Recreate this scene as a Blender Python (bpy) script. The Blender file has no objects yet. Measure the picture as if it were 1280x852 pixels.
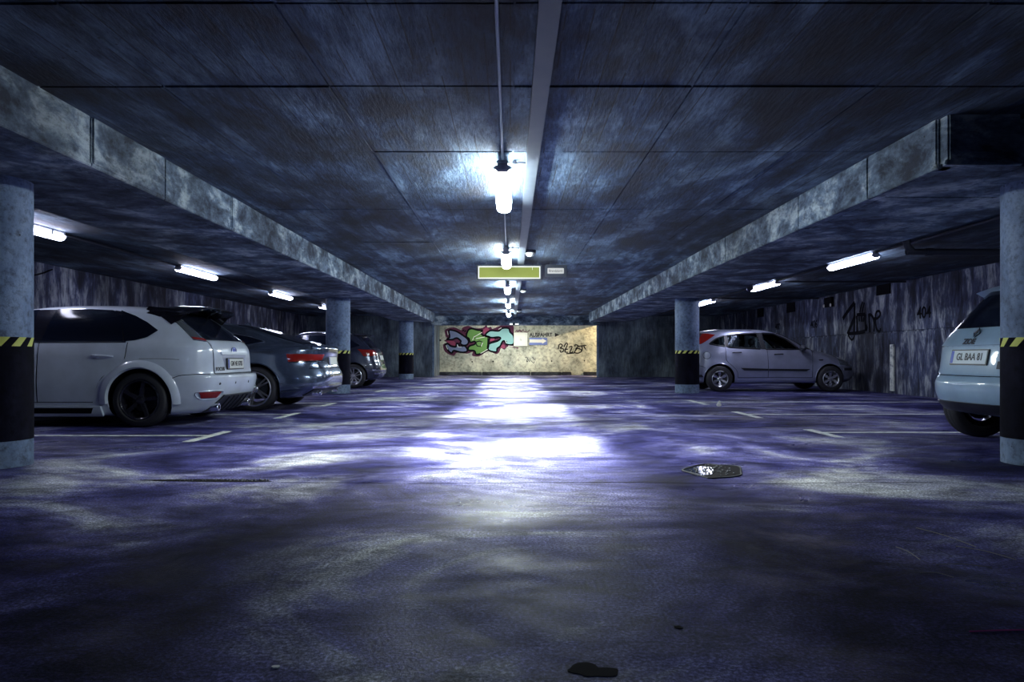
import bpy, bmesh, math, random
import numpy as np
from mathutils import Vector, Matrix
R = math.radians
random.seed(7)
SC = bpy.context.scene
COL = SC.collection

# ------------------------------------------------------------------ camera, world, exposure
CAMH, F, CX, CY = 0.82, 900.0, 638.0, 446.0          # height (m), focal length (px), vanishing point (px of 1280x852)
cam = bpy.data.cameras.new('camera'); camo = bpy.data.objects.new('camera', cam); COL.objects.link(camo)
camo.location = (0, 0, CAMH); camo.rotation_euler = (R(90), 0, 0)
cam.sensor_width = 36; cam.lens = F * 36 / 1280
cam.shift_x = (640 - CX) / 1280; cam.shift_y = -(426 - CY) / 1280
cam.clip_start = 0.05; cam.clip_end = 200
SC.camera = camo
w = bpy.data.worlds.new('world'); SC.world = w; w.use_nodes = True
w.node_tree.nodes['Background'].inputs[0].default_value = (0.02, 0.03, 0.09, 1)
w.node_tree.nodes['Background'].inputs[1].default_value = 0.12
SC.view_settings.view_transform = 'Standard'; SC.view_settings.look = 'None'
SC.view_settings.gamma = 1.0; SC.view_settings.use_curve_mapping = False
SC.view_settings.exposure = -0.20
CENTRE_L, SIDE_L, DOWN_W = 190.0, 50.0, 340.0                        # radiance of the fluorescent tubes
CENTRE_C, SIDE_C, DOWN_C = (0.84, 0.95, 0.97), (0.76, 0.78, 1.0), (0.92, 0.95, 0.80)
try:
    SC.cycles.use_light_tree = True
    SC.cycles.max_bounces = 8; SC.cycles.diffuse_bounces = 3; SC.cycles.glossy_bounces = 4
    SC.cycles.transparent_max_bounces = 12
    SC.cycles.sample_clamp_indirect = 6.0
    SC.cycles.use_denoising = True
except Exception: pass

# ------------------------------------------------------------------ materials
MATS = {}
def nt(name):
    m = bpy.data.materials.new(name); m.use_nodes = True
    t = m.node_tree; b = t.nodes['Principled BSDF']; MATS[name] = m
    return m, t, b
def simple(name, col, rough=0.5, metal=0.0, coat=0.0, emis=None, estr=0.0, spec=None):
    m, t, b = nt(name)
    b.inputs['Base Color'].default_value = (*col, 1); b.inputs['Roughness'].default_value = rough
    b.inputs['Metallic'].default_value = metal; b.inputs['Coat Weight'].default_value = coat
    b.inputs['Coat Roughness'].default_value = 0.04
    if spec is not None: b.inputs['Specular IOR Level'].default_value = spec
    n = t.nodes.new('ShaderNodeTexNoise'); n.inputs['Scale'].default_value = 9; n.inputs['Detail'].default_value = 5
    tc = t.nodes.new('ShaderNodeTexCoord'); t.links.new(tc.outputs['Object'], n.inputs['Vector'])
    mr = t.nodes.new('ShaderNodeMapRange'); mr.inputs['To Min'].default_value = max(0.02, rough - 0.06); mr.inputs['To Max'].default_value = min(1, rough + 0.08)
    t.links.new(n.outputs['Fac'], mr.inputs['Value']); t.links.new(mr.outputs[0], b.inputs['Roughness'])
    if emis:
        b.inputs['Emission Color'].default_value = (*emis, 1); b.inputs['Emission Strength'].default_value = estr
    return m
def ramp(t, stops):
    r = t.nodes.new('ShaderNodeValToRGB'); e = r.color_ramp.elements
    while len(e) < len(stops): e.new(0.5)
    for i, (p, c) in enumerate(stops):
        e[i].position = p; e[i].color = (*c, 1) if len(c) == 3 else c
    return r
def noise(t, vec, scale, detail=8, rough=0.6, stretch=None, dist=0.0):
    if stretch:
        mp = t.nodes.new('ShaderNodeMapping'); mp.inputs['Scale'].default_value = stretch
        t.links.new(vec, mp.inputs['Vector']); vec = mp.outputs[0]
    n = t.nodes.new('ShaderNodeTexNoise'); n.inputs['Scale'].default_value = scale; n.inputs['Detail'].default_value = detail
    n.inputs['Roughness'].default_value = rough; n.inputs['Distortion'].default_value = dist
    t.links.new(vec, n.inputs['Vector']); return n.outputs['Fac']
def mul(t, a, b, fac=1.0, mode='MULTIPLY'):
    m = t.nodes.new('ShaderNodeMix'); m.data_type = 'RGBA'; m.blend_type = mode; m.inputs[0].default_value = fac
    t.links.new(a, m.inputs[6]); t.links.new(b, m.inputs[7]); return m.outputs[2]
def concrete(name, dark, mid, light, scale=2.0, stretch=(1, 1, 1), grain=(1, 1, 1), gscale=14, stain=0.55, rough=0.8, bump=0.4, pores=True, span=(.36, .5, .66), boards=None):
    m, t, b = nt(name)
    tc = t.nodes.new('ShaderNodeTexCoord'); v = tc.outputs['Object']
    r1 = ramp(t, [(span[0], dark), (span[1], mid), (span[2], light)])
    t.links.new(noise(t, v, scale, 10, .68, stretch, .3), r1.inputs[0])
    g = noise(t, v, gscale, 6, .7, grain)
    r2 = ramp(t, [(.33, (.42,) * 3), (.5, (1, 1, 1)), (.72, (1.25,) * 3)]); t.links.new(g, r2.inputs[0])
    c = mul(t, r1.outputs[0], r2.outputs[0])
    s = noise(t, v, .55, 4, .6, None, .8)
    r3 = ramp(t, [(.36, (1 - stain,) * 3), (.6, (1, 1, 1))]); t.links.new(s, r3.inputs[0])
    c = mul(t, c, r3.outputs[0])
    if pores:
        vo = t.nodes.new('ShaderNodeTexVoronoi'); vo.inputs['Scale'].default_value = 9; vo.inputs['Randomness'].default_value = 1
        t.links.new(v, vo.inputs['Vector'])
        r4 = ramp(t, [(.05, (.12,) * 3), (.09, (1, 1, 1))]); t.links.new(vo.outputs['Distance'], r4.inputs[0])
        c = mul(t, c, r4.outputs[0])
    if boards:                                        # imprint of the formwork boards
        sx = t.nodes.new('ShaderNodeSeparateXYZ'); t.links.new(v, sx.inputs[0])
        def mt(op, a, b_=None):
            q = t.nodes.new('ShaderNodeMath'); q.operation = op
            if isinstance(a, (int, float)): q.inputs[0].default_value = a
            else: t.links.new(a, q.inputs[0])
            if b_ is not None:
                if isinstance(b_, (int, float)): q.inputs[1].default_value = b_
                else: t.links.new(b_, q.inputs[1])
            return q.outputs[0]
        d = mt('DIVIDE', sx.outputs[0], boards); fl = mt('FLOOR', d); fr_ = mt('FRACT', d)
        wn = t.nodes.new('ShaderNodeTexWhiteNoise'); wn.noise_dimensions = '1D'; t.links.new(fl, wn.inputs['W'])
        rb = ramp(t, [(0, (.72,) * 3), (1, (1.18,) * 3)]); t.links.new(wn.outputs['Value'], rb.inputs[0]); c = mul(t, c, rb.outputs[0])
        e = mt('ABSOLUTE', mt('SUBTRACT', fr_, .5)); ln = mt('GREATER_THAN', e, .468)
        vis = noise(t, v, 1.6, 4, .6, (4, .6, 1)); vm = mt('GREATER_THAN', vis, .47); ln = mt('MULTIPLY', ln, vm)
        dk = mt('SUBTRACT', 1.0, mt('MULTIPLY', ln, .8)); cb = t.nodes.new('ShaderNodeCombineXYZ')
        for i_ in range(3): t.links.new(dk, cb.inputs[i_])
        c = mul(t, c, cb.outputs[0])
    t.links.new(c, b.inputs['Base Color']); b.inputs['Roughness'].default_value = rough
    bp = t.nodes.new('ShaderNodeBump'); bp.inputs['Strength'].default_value = bump; bp.inputs['Distance'].default_value = 0.02
    t.links.new(g, bp.inputs['Height']); t.links.new(bp.outputs[0], b.inputs['Normal'])
    return m
concrete('ceiling_concrete', (.004, .009, .026), (.030, .062, .118), (.17, .26, .36), 1.5, (1.5, .5, 1), (4.5, .8, 1), 9, .65, .8, .8, True, (.39, .50, .63), boards=.135)
concrete('beam_concrete', (.010, .020, .045), (.115, .165, .23), (.42, .49, .53), 2.4, (.8, .8, 1.5), (1, 1, 2.0), 12, .5, .8, .4, True, (.40, .52, .62))
concrete('wall_concrete', (.006, .010, .035), (.055, .07, .145), (.46, .50, .54), 2.6, (1.5, 1.5, .45), (3, 3, .35), 13, .7, .85, .5, True, (.40, .51, .66))
concrete('endwall_concrete', (.03, .04, .07), (.10, .13, .18), (.22, .27, .32), 1.4, (1.2, 1.2, .5), (4, 4, .4), 5, .5, .85, .4)
concrete('graffiti_wall_concrete', (.22, .24, .22), (.50, .53, .46), (.68, .69, .58), 1.7, (1, 1, .8), (1, 1, 1), 9, .40, .85, .3, True, (.30, .42, .56))
concrete('column_concrete', (.05, .085, .16), (.125, .185, .30), (.21, .28, .40), 2.0, (1, 1, .5), (1, 1, 1), 20, .25, .7, .25, True)
concrete('black_paint', (.002, .002, .005), (.004, .004, .011), (.010, .010, .022), 3, (1, 1, .6), (1, 1, 1), 20, .2, .7, .15, False)
MATS['black_paint'].node_tree.nodes['Principled BSDF'].inputs['Specular IOR Level'].default_value = .05
concrete('kerb_concrete', (.006, .008, .02), (.025, .03, .05), (.10, .12, .14), 2.5, (1, 1, 1), (1, 1, 1), 9, .5, .9, .4, False)

def floor_material():
    m, t, b = nt('floor_asphalt')
    tc = t.nodes.new('ShaderNodeTexCoord'); v = tc.outputs['Object']
    big = noise(t, v, .55, 9, .66, (1.0, 1.25, 1), .9)
    r1 = ramp(t, [(.37, (.006, .006, .036)), (.455, (.024, .024, .098)), (.53, (.072, .072, .190)), (.65, (.31, .325, .37))])
    t.links.new(big, r1.inputs[0])
    g = noise(t, v, 75, 3, .8)
    r2 = ramp(t, [(.32, (.20,) * 3), (.5, (.9,) * 3), (.64, (2.3,) * 3)]); t.links.new(g, r2.inputs[0])
    c = mul(t, r1.outputs[0], r2.outputs[0])
    md = noise(t, v, 3.2, 8, .7, (1, 1.5, 1), .5)
    r3 = ramp(t, [(.36, (.40,) * 3), (.5, (1, 1, 1)), (.66, (1.6,) * 3)]); t.links.new(md, r3.inputs[0])
    c = mul(t, c, r3.outputs[0])
    sx = t.nodes.new('ShaderNodeSeparateXYZ'); t.links.new(v, sx.inputs[0])      # darker and paler bands along the driveway
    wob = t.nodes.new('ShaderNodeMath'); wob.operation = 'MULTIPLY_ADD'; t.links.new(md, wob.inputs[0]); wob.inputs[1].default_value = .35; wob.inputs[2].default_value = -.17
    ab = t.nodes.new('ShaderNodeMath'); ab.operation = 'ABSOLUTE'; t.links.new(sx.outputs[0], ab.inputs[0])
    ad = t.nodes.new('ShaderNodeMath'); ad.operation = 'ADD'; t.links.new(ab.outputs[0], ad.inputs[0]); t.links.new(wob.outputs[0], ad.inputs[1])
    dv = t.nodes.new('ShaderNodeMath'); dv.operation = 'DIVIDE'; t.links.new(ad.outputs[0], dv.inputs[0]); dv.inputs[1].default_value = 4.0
    r5 = ramp(t, [(.05, (1.9, 1.95, 1.55)), (.17, (1.5, 1.5, 1.35)), (.25, (.30, .30, .40)), (.33, (.40, .40, .48)), (.50, (1.2, 1.2, 1.15)), (.72, (1.5, 1.5, 1.4)), (.95, (1.0, 1.0, 1.0))])  # yellowish lift in the middle paints in the lamp pool's tint
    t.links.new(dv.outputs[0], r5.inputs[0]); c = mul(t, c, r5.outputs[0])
    t.links.new(c, b.inputs['Base Color'])
    wet = noise(t, v, 1.1, 7, .62, (1, 1.3, 1), .6)
    rr = ramp(t, [(.34, (.26,) * 3), (.46, (.52,) * 3), (.60, (.75,) * 3)]); t.links.new(wet, rr.inputs[0])
    t.links.new(rr.outputs[0], b.inputs['Roughness'])
    b.inputs['Specular IOR Level'].default_value = 0.09
    bp = t.nodes.new('ShaderNodeBump'); bp.inputs['Strength'].default_value = .5; bp.inputs['Distance'].default_value = .006
    t.links.new(g, bp.inputs['Height'])
    bp2 = t.nodes.new('ShaderNodeBump'); bp2.inputs['Strength'].default_value = .12; bp2.inputs['Distance'].default_value = .01
    t.links.new(md, bp2.inputs['Height']); t.links.new(bp.outputs[0], bp2.inputs['Normal'])
    t.links.new(bp2.outputs[0], b.inputs['Normal'])
    return m
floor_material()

def worn_paint():
    m, t, b = nt('worn_white_paint')
    tc = t.nodes.new('ShaderNodeTexCoord')
    n = noise(t, tc.outputs['Object'], 9, 8, .75)
    r = ramp(t, [(.36, (.12, .13, .18)), (.5, (.62, .66, .62)), (.7, (.8, .82, .74))]); t.links.new(n, r.inputs[0])
    t.links.new(r.outputs[0], b.inputs['Base Color']); b.inputs['Roughness'].default_value = .6
worn_paint()
def paint(name, col, metal, rough, coat=1.0, flake=True):
    m, t, b = nt(name)
    tc = t.nodes.new('ShaderNodeTexCoord')
    n = noise(t, tc.outputs['Object'], 2.5, 6, .6)
    r = ramp(t, [(.3, tuple(x * .82 for x in col)), (.7, tuple(min(1, x * 1.08) for x in col))]); t.links.new(n, r.inputs[0])
    t.links.new(r.outputs[0], b.inputs['Base Color'])
    b.inputs['Metallic'].default_value = metal; b.inputs['Roughness'].default_value = rough
    b.inputs['Coat Weight'].default_value = coat; b.inputs['Coat Roughness'].default_value = .05
    return m
paint('white_paint', (.54, .60, .70), 0.0, .3)
paint('pale_blue_paint', (.25, .37, .50), 0.0, .35)
paint('grey_paint', (.10, .13, .20), .75, .24)
paint('dark_blue_paint', (.025, .030, .060), .3, .25)
paint('silver_paint', (.42, .45, .60), .7, .33)
simple('tinted_glass', (.004, .006, .014), .10, 0, 0, spec=.22)
simple('black_plastic', (.012, .013, .018), .35)
simple('gloss_black', (.008, .008, .014), .12, 0, 1.0)
simple('matte_black', (.004, .004, .007), .9, spec=.1)
simple('rubber', (.014, .014, .020), .65)
simple('alloy', (.55, .56, .62), .28, .9)
simple('black_alloy', (.020, .020, .032), .25, .3, .6)
simple('chrome', (.75, .76, .78), .10, 1.0)
simple('red_lens', (.22, .010, .006), .12, 0, 1.0)
simple('clear_lens', (.12, .14, .17), .08, .4, 1.0)
simple('plate_white', (.62, .64, .60), .4)
simple('plate_blue', (.02, .05, .35), .4)
simple('ink', (.010, .010, .014), .5)
simple('seat_fabric', (.014, .015, .024), .9)
simple('galvanised', (.32, .36, .40), .45, .6)
simple('trunking_grey', (.055, .07, .09), .6, .2)
simple('dark_metal', (.03, .035, .05), .5, .3)
simple('fixture_grey', (.45, .48, .52), .5)
simple('sign_white', (.80, .80, .74), .5)
simple('sign_blue', (.16, .22, .55), .5)
simple('hazard_yellow', (.50, .52, .10), .6)
simple('spray_black', (.004, .004, .008), .9, spec=.1)
simple('spray_magenta', (.08, .010, .045), .8)
simple('spray_pink', (.26, .04, .10), .8)
simple('spray_lilac', (.16, .20, .36), .8)
simple('spray_green', (.12, .27, .07), .8)
simple('spray_cyan', (.24, .46, .48), .8)
simple('spray_white', (.78, .80, .76), .6)
simple('stain_dark', (.10, .11, .11), .8)
simple('gravel', (.10, .11, .14), .7)
simple('straw', (.32, .30, .24), .7)
simple('pink_thread', (.40, .03, .20), .6)
simple('puddle', (.01, .012, .02), .03, 0, 0, spec=.8)
simple('sign_face_yellow', (.05, .06, .012), .6, emis=(.40, .46, .10), estr=.55, spec=.1)
simple('small_sign_face', (.18, .18, .17), .6, emis=(.8, .8, .8), estr=.6, spec=.1)
simple('frame_lit_white', (.25, .25, .24), .6, emis=(.9, .95, .85), estr=.85, spec=.1)
simple('tube_fill_end', (.9, .9, .9), .5, emis=(1.0, 1.0, .84), estr=230)  # unseen light added behind the end beam to brighten the graffiti wall
simple('tube_fill_rear', (.9, .9, .9), .5, emis=(.45, .62, 1.0), estr=70)  # unseen fill light added behind the camera, tinted blue for the foreground
simple('tube_centre', (.9, .9, .9), .5, emis=CENTRE_C, estr=CENTRE_L)
simple('tube_side', (.9, .9, .9), .5, emis=SIDE_C, estr=SIDE_L)
simple('tube_small', (.9, .9, .9), .5, emis=(.85, .95, 1), estr=3.0)
simple('bulb_warm', (.9, .8, .6), .5, emis=(1, .62, .25), estr=60)

def clear_glass():
    m = bpy.data.materials.new('clear_glass'); m.use_nodes = True; t = m.node_tree; MATS['clear_glass'] = m
    t.nodes.clear()
    o = t.nodes.new('ShaderNodeOutputMaterial'); tr = t.nodes.new('ShaderNodeBsdfTransparent'); tr.inputs[0].default_value = (.78, .86, .86, 1)
    gl = t.nodes.new('ShaderNodeBsdfGlossy'); gl.inputs['Roughness'].default_value = .03; gl.inputs['Color'].default_value = (.14, .16, .19, 1)
    fr = t.nodes.new('ShaderNodeFresnel'); fr.inputs[0].default_value = 1.5
    mx = t.nodes.new('ShaderNodeMixShader'); t.links.new(fr.outputs[0], mx.inputs[0]); t.links.new(tr.outputs[0], mx.inputs[1]); t.links.new(gl.outputs[0], mx.inputs[2])
    t.links.new(mx.outputs[0], o.inputs[0])
clear_glass()

# ------------------------------------------------------------------ mesh builder
class MB:
    def __init__(s): s.v = []; s.f = []; s.m = []; s.cur = 0
    def add(s, vs, fs):
        o = len(s.v); s.v += [tuple(p) for p in vs]; s.f += [tuple(i + o for i in f) for f in fs]; s.m += [s.cur] * len(fs)
    def box(s, a, b):
        x0, y0, z0 = a; x1, y1, z1 = b
        s.add([(x0, y0, z0), (x1, y0, z0), (x1, y1, z0), (x0, y1, z0), (x0, y0, z1), (x1, y0, z1), (x1, y1, z1), (x0, y1, z1)],
              [(0, 3, 2, 1), (4, 5, 6, 7), (0, 1, 5, 4), (1, 2, 6, 5), (2, 3, 7, 6), (3, 0, 4, 7)])
    def rbox(s, a, b, r=.01):                      # box with chamfered edges
        bm = bmesh.new(); c = [(p + q) / 2 for p, q in zip(a, b)]; d = [abs(q - p) for p, q in zip(a, b)]
        bmesh.ops.create_cube(bm, size=1, matrix=Matrix.Translation(c) @ Matrix.Diagonal((*d, 1)))
        bmesh.ops.bevel(bm, geom=bm.edges[:], offset=min(r, min(d) * .45), segments=2, affect='EDGES')
        s.bm(bm)
    def bm(s, bm, mtx=None):
        if mtx: bmesh.ops.transform(bm, matrix=mtx, verts=bm.verts)
        bm.verts.index_update(); s.add([v.co for v in bm.verts], [[v.index for v in f.verts] for f in bm.faces]); bm.free()
    def tube(s, pts, r, n=8, closed=False, caps=True):
        P = [Vector(p) for p in pts]; N = len(P); rings = []
        up = None
        for i in range(N):
            a = P[(i - 1) % N] if (closed or i > 0) else P[i]; b = P[(i + 1) % N] if (closed or i < N - 1) else P[i]
            d = (b - a).normalized()
            if up is None: up = Vector((0, 0, 1)) if abs(d.z) < .9 else Vector((1, 0, 0))
            side = d.cross(up).normalized(); up = side.cross(d).normalized()
            rr = r[i] if isinstance(r, (list, tuple)) else r
            rings.append([P[i] + side * math.cos(2 * math.pi * k / n) * rr + up * math.sin(2 * math.pi * k / n) * rr for k in range(n)])
        vs = [p for g in rings for p in g]; fs = []
        for i in range(N if closed else N - 1):
            for k in range(n):
                j = (i + 1) % N; fs.append((i * n + k, i * n + (k + 1) % n, j * n + (k + 1) % n, j * n + k))
        if caps and not closed: fs.append(tuple(range(n))[::-1]); fs.append(tuple((N - 1) * n + k for k in range(n)))
        s.add(vs, fs)
    def grid(s, rows, cu=False):
        n = len(rows[0]); fs = []
        for i in range(len(rows) - 1):
            for j in range(n if cu else n - 1):
                k = (j + 1) % n; fs.append((i * n + j, i * n + k, (i + 1) * n + k, (i + 1) * n + j))
        s.add([p for r_ in rows for p in r_], fs)
    def lathe(s, prof, n=40, axis='Y', c=(0, 0, 0), a0=0, a1=2 * math.pi, closed=True):   # prof: (radius, along)
        rows = []
        for r_, h in prof:
            row = []
            for k in range(n if closed else n + 1):
                a = a0 + (a1 - a0) * k / n
                p = (r_ * math.cos(a), h, r_ * math.sin(a)) if axis == 'Y' else (r_ * math.cos(a), r_ * math.sin(a), h)
                row.append((p[0] + c[0], p[1] + c[1], p[2] + c[2]))
            rows.append(row)
        s.grid(rows, closed)
    def prism(s, poly, f0, f1):                    # polygon extruded between two mapping functions
        n = len(poly); a = [f0(*p) for p in poly]; b = [f1(*p) for p in poly]
        s.add(a + b, [tuple(range(n)), tuple(range(n, 2 * n))[::-1]] + [(i, n + i, n + (i + 1) % n, (i + 1) % n) for i in range(n)])
    def build(s, name, mats, parent=None, smooth=False, loc=None, bevel=0, recalc=True, angle=40):
        if isinstance(mats, str): mats = [mats]
        me = bpy.data.meshes.new(name); me.from_pydata([tuple(p) for p in s.v], [], s.f)
        for m in mats: me.materials.append(MATS[m])
        me.polygons.foreach_set('material_index', s.m)
        bm = bmesh.new(); bm.from_mesh(me)
        if recalc: bmesh.ops.recalc_face_normals(bm, faces=bm.faces)
        if smooth:
            for f in bm.faces: f.smooth = True
            for e in bm.edges:
                if len(e.link_faces) == 2 and e.calc_face_angle(0) > R(angle): e.smooth = False
        bm.to_mesh(me); bm.free()
        o = bpy.data.objects.new(name, me); COL.objects.link(o)
        if parent: o.parent = parent
        if loc: o.location = loc
        if bevel:
            md = o.modifiers.new('bevel', 'BEVEL'); md.width = bevel; md.segments = 2; md.limit_method = 'ANGLE'
        return o
def empty(name, loc=(0, 0, 0), rz=0):
    o = bpy.data.objects.new(name, None); COL.objects.link(o); o.location = loc; o.rotation_euler = (0, 0, rz); o.empty_display_size = .2
    return o
def tag(o, label, cat, group=None, kind=None):
    o['label'] = label; o['category'] = cat
    if group: o['group'] = group
    if kind: o['kind'] = kind
    return o
def struct(o): o['kind'] = 'structure'; return o
def copy_tree(o, parent=None):
    c = o.copy(); COL.objects.link(c); c.parent = parent
    for ch in [q for q in bpy.data.objects if q.parent == o]: copy_tree(ch, c)
    return c
def text_bm(s, size, depth=.002, font_scale_x=1.0, bold=0.0):
    cu = bpy.data.curves.new('t', 'FONT'); cu.body = s; cu.size = size; cu.extrude = depth; cu.offset = bold
    cu.align_x = 'CENTER'; cu.align_y = 'CENTER'
    o = bpy.data.objects.new('t', cu); COL.objects.link(o)
    dg = bpy.context.evaluated_depsgraph_get(); me = bpy.data.meshes.new_from_object(o.evaluated_get(dg))
    bm = bmesh.new(); bm.from_mesh(me); bpy.data.objects.remove(o); bpy.data.curves.remove(cu); bpy.data.meshes.remove(me)
    bmesh.ops.scale(bm, vec=(font_scale_x, 1, 1), verts=bm.verts)
    return bm
def ribbon(mb, pts, wd, fmap, closed=False, d=.004):   # flat brush stroke of width wd on a wall; pts in wall coordinates (u, v)
    P = [Vector((p[0], p[1])) for p in pts]; N = len(P); L = []; Rr = []
    for i in range(N):
        a = P[(i - 1) % N] if (closed or i > 0) else P[i]; b = P[(i + 1) % N] if (closed or i < N - 1) else P[i]
        t = (b - a); t = t.normalized() if t.length > 1e-9 else Vector((1, 0)); n = Vector((-t.y, t.x)) * wd / 2
        L.append(P[i] + n); Rr.append(P[i] - n)
    M = N if closed else N - 1
    for i in range(M):
        j = (i + 1) % N; q = [L[i], L[j], Rr[j], Rr[i]]
        a = [fmap(p.x, p.y, 0) for p in q]; b = [fmap(p.x, p.y, d) for p in q]
        mb.add(a + b, [(0, 1, 2, 3), (7, 6, 5, 4), (0, 4, 5, 1), (1, 5, 6, 2), (2, 6, 7, 3), (3, 7, 4, 0)])
def smooth_pts(pts, closed=False, k=4):
    P = [np.array(p, float) for p in pts]; N = len(P); out = []
    for i in range(N if closed else N - 1):
        p0 = P[(i - 1) % N] if (closed or i > 0) else P[i]; p1 = P[i]; p2 = P[(i + 1) % N]; p3 = P[(i + 2) % N] if (closed or i < N - 2) else p2
        for j in range(k):
            t = j / k; out.append(tuple(.5 * ((2 * p1) + (-p0 + p2) * t + (2 * p0 - 5 * p1 + 4 * p2 - p3) * t * t + (-p0 + 3 * p1 - 3 * p2 + p3) * t ** 3)))
    if not closed: out.append(tuple(P[-1]))
    return out

# ------------------------------------------------------------------ the place
ZC = 2.48                    # main ceiling
ZS = 2.15                    # underside of the side slabs
LX0, LX1 = -2.90, -4.26      # left downstand slab, inner and outer face
RX0, RX1 = 2.98, 4.52        # right downstand slab
WL, WR = -8.3, 8.6           # side walls
YE, YG = 29.5, 32.6          # end walls beside the opening, painted wall beyond
YN = -7.0                    # behind the camera

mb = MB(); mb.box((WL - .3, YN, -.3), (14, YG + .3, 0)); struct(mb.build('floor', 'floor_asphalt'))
mb = MB(); mb.box((WL - .3, YN, ZC + .012), (4.3, YG + .3, ZC + .3)); mb.box((4.3, YN, ZC + .012), (WR + .3, YE, ZC + .3)); mb.box((4.3, YE - .2, 3.3), (14, YG + .3, 3.5))
ys = [YN, -4.5, -2.4, -.6, 1.0, 2.2, 3.38, 4.42, 5.83, 8.1, 10.4, 12.9, 16.6, 20.4, 24.5, 28.6, YG]
xs = [WL, -6.2, -5.2, -4.2, -3.15, -2.13, -1.11, .02, 1.12, 2.25, 3.3, 4.28]
for i in range(len(ys) - 1):
    for j in range(len(xs) - 1):
        dz = random.uniform(-.003, .004); g = .008 if i not in (6, 7, 10) else .012; gx = .006
        mb.box((xs[j] + gx, ys[i] + g, ZC + dz), (xs[j + 1] - gx, ys[i + 1] - g, ZC + .02))
    if ys[i + 1] < YE: mb.box((4.3, ys[i] + .01, ZC), (6.4, ys[i + 1] - .01, ZC + .02)); mb.box((6.41, ys[i] + .01, ZC), (WR, ys[i + 1] - .01, ZC + .02))
struct(mb.build('ceiling', 'ceiling_concrete'))

def beam(name, x0, x1, y0, joints, y1, sgn):
    mb = MB(); lo, hi = min(x0, x1), max(x0, x1)
    inner = x0; mb.box((lo + (.012 if sgn > 0 else 0), y0 + .01, ZS + .004), (hi - (.012 if sgn < 0 else 0), y1 - .01, ZC + .02))
    js = [y0] + joints + [y1]
    for a, b in zip(js[:-1], js[1:]):
        d = random.uniform(0, .012)
        mb.rbox((inner - (0 if sgn > 0 else .14) - (-d if sgn < 0 else d), a + .008, ZS), (inner + (.14 if sgn > 0 else 0) + (d if sgn < 0 else -d), b - .008, ZC + .015), .012)
        mb.rbox((inner - .005 - (0 if sgn > 0 else .03), a, ZS - .015), (inner + .005 + (.03 if sgn > 0 else 0), b, ZS + .02), .006)   # drip edge
        for q in (1, 2, 3):
            lo2 = inner + sgn * (.14 + (abs(x1 - x0) - .14) * (q - 1) / 3); hi2 = inner + sgn * (.14 + (abs(x1 - x0) - .14) * q / 3)
            e = random.uniform(-.004, .004); mb.box((min(lo2, hi2) + .005, a + .006, ZS - .002 + e), (max(lo2, hi2) - .005, b - .006, ZS + .03))
    return struct(mb.build(name, 'beam_concrete'))
beam('ceiling_beam_left', LX0, LX1, -6.5, [-3.5, -1, 1.2, 3.1, 4.98, 6.04, 7.48, 10.0, 12.5, 14.4, 16.5, 20.2, 24.0], 27.4, -1)
beam('ceiling_beam_right', RX0, RX1, 5.02, [6.0, 7.44, 9.98, 13.4, 15.2, 16.7, 20.9, 24.6], 27.2, 1)
mb = MB(); mb.rbox((RX0 + .02, 4.93, ZS), (3.50, 5.16, ZC + .02), .012); mb.rbox((RX0 - .005, 4.92, ZS - .015), (3.51, 4.96, ZS + .02), .006)
mb.rbox((3.50, 5.30, ZS), (RX1 + .01, 5.45, ZC + .02), .012); mb.rbox((3.42, 5.16, ZS), (3.5, 5.4, ZC + .02), .012); struct(mb.build('ceiling_beam_right_end', 'beam_concrete'))
mb = MB(); mb.rbox((-3.2, 29.0, 2.11), (3.62, 29.5, ZC + .02), .012); struct(mb.build('ceiling_beam_end', 'beam_concrete'))

def wallmesh(name, a, b, mat, joints=None):
    mb = MB(); mb.box(a, b); return struct(mb.build(name, mat))
wallmesh('wall_left', (WL - .3, YN, 0), (WL, YE + .1, ZC + .02), 'wall_concrete')
mb = MB()                                             # right wall: upper lift stands 2 cm proud of the lower one
mb.box((WR, YN, 0), (WR + .3, YE + .1, ZC + .02))
yy = [YN, -2, 3.5, 8.6, 11.5, 13.75, 16.6, 19.5, 22.4, 25.3, YE]
for a, b in zip(yy[:-1], yy[1:]):
    mb.box((WR - .02, a + .012, 0), (WR, b - .012, 1.36)); mb.box((WR - .035, a + .006, 1.40), (WR, b - .006, ZC))
struct(mb.build('wall_right', 'wall_concrete'))
mb = MB(); mb.box((WL, YE, 0), (-3.2, YE + .25, ZC + .02)); mb.box((-3.45, YE + .25, 0), (-3.2, YG, ZC + .02)); struct(mb.build('wall_end_left', 'endwall_concrete'))
mb = MB(); mb.box((3.62, YE, 0), (14, YE + .25, 3.4)); struct(mb.build('wall_end_right', 'endwall_concrete'))
wallmesh('wall_end', (-3.6, YG, 0), (14, YG + .3, 3.5), 'graffiti_wall_concrete')
wallmesh('wall_ramp', (13.8, YE, 0), (14.1, YG + .3, 3.5), 'endwall_concrete')
mb = MB(); mb.box((4.1, YE + .25, 2.36), (4.3, YG, 3.4)); struct(mb.build('trim_1', 'endwall_concrete'))     # lintel over the exit
for k, (a, b) in enumerate([(-3.2, -1.3), (-1.28, .9), (.92, 2.9), (2.92, 3.9)]):
    pass
mb = MB()
for a, b in [(-3.2, -1.3), (-1.28, .9), (.92, 2.3), (2.32, 2.75), (3.3, 4.1)]: mb.rbox((a, YG - .18, 0), (b, YG, .15), .02)
struct(mb.build('baseboard_end', 'kerb_concrete'))
mb = MB()                                             # pale strips on the opening edges, the right one painting in a lit edge
mb.box((-3.2, YE - .012, 0), (-3.12, YE + .06, 2.11)); struct(mb.build('trim_2', 'column_concrete'))
mb = MB(); mb.box((3.54, YE - .012, 0), (3.62, YE + .1, 2.11)); struct(mb.build('trim_3', 'column_concrete'))

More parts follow.
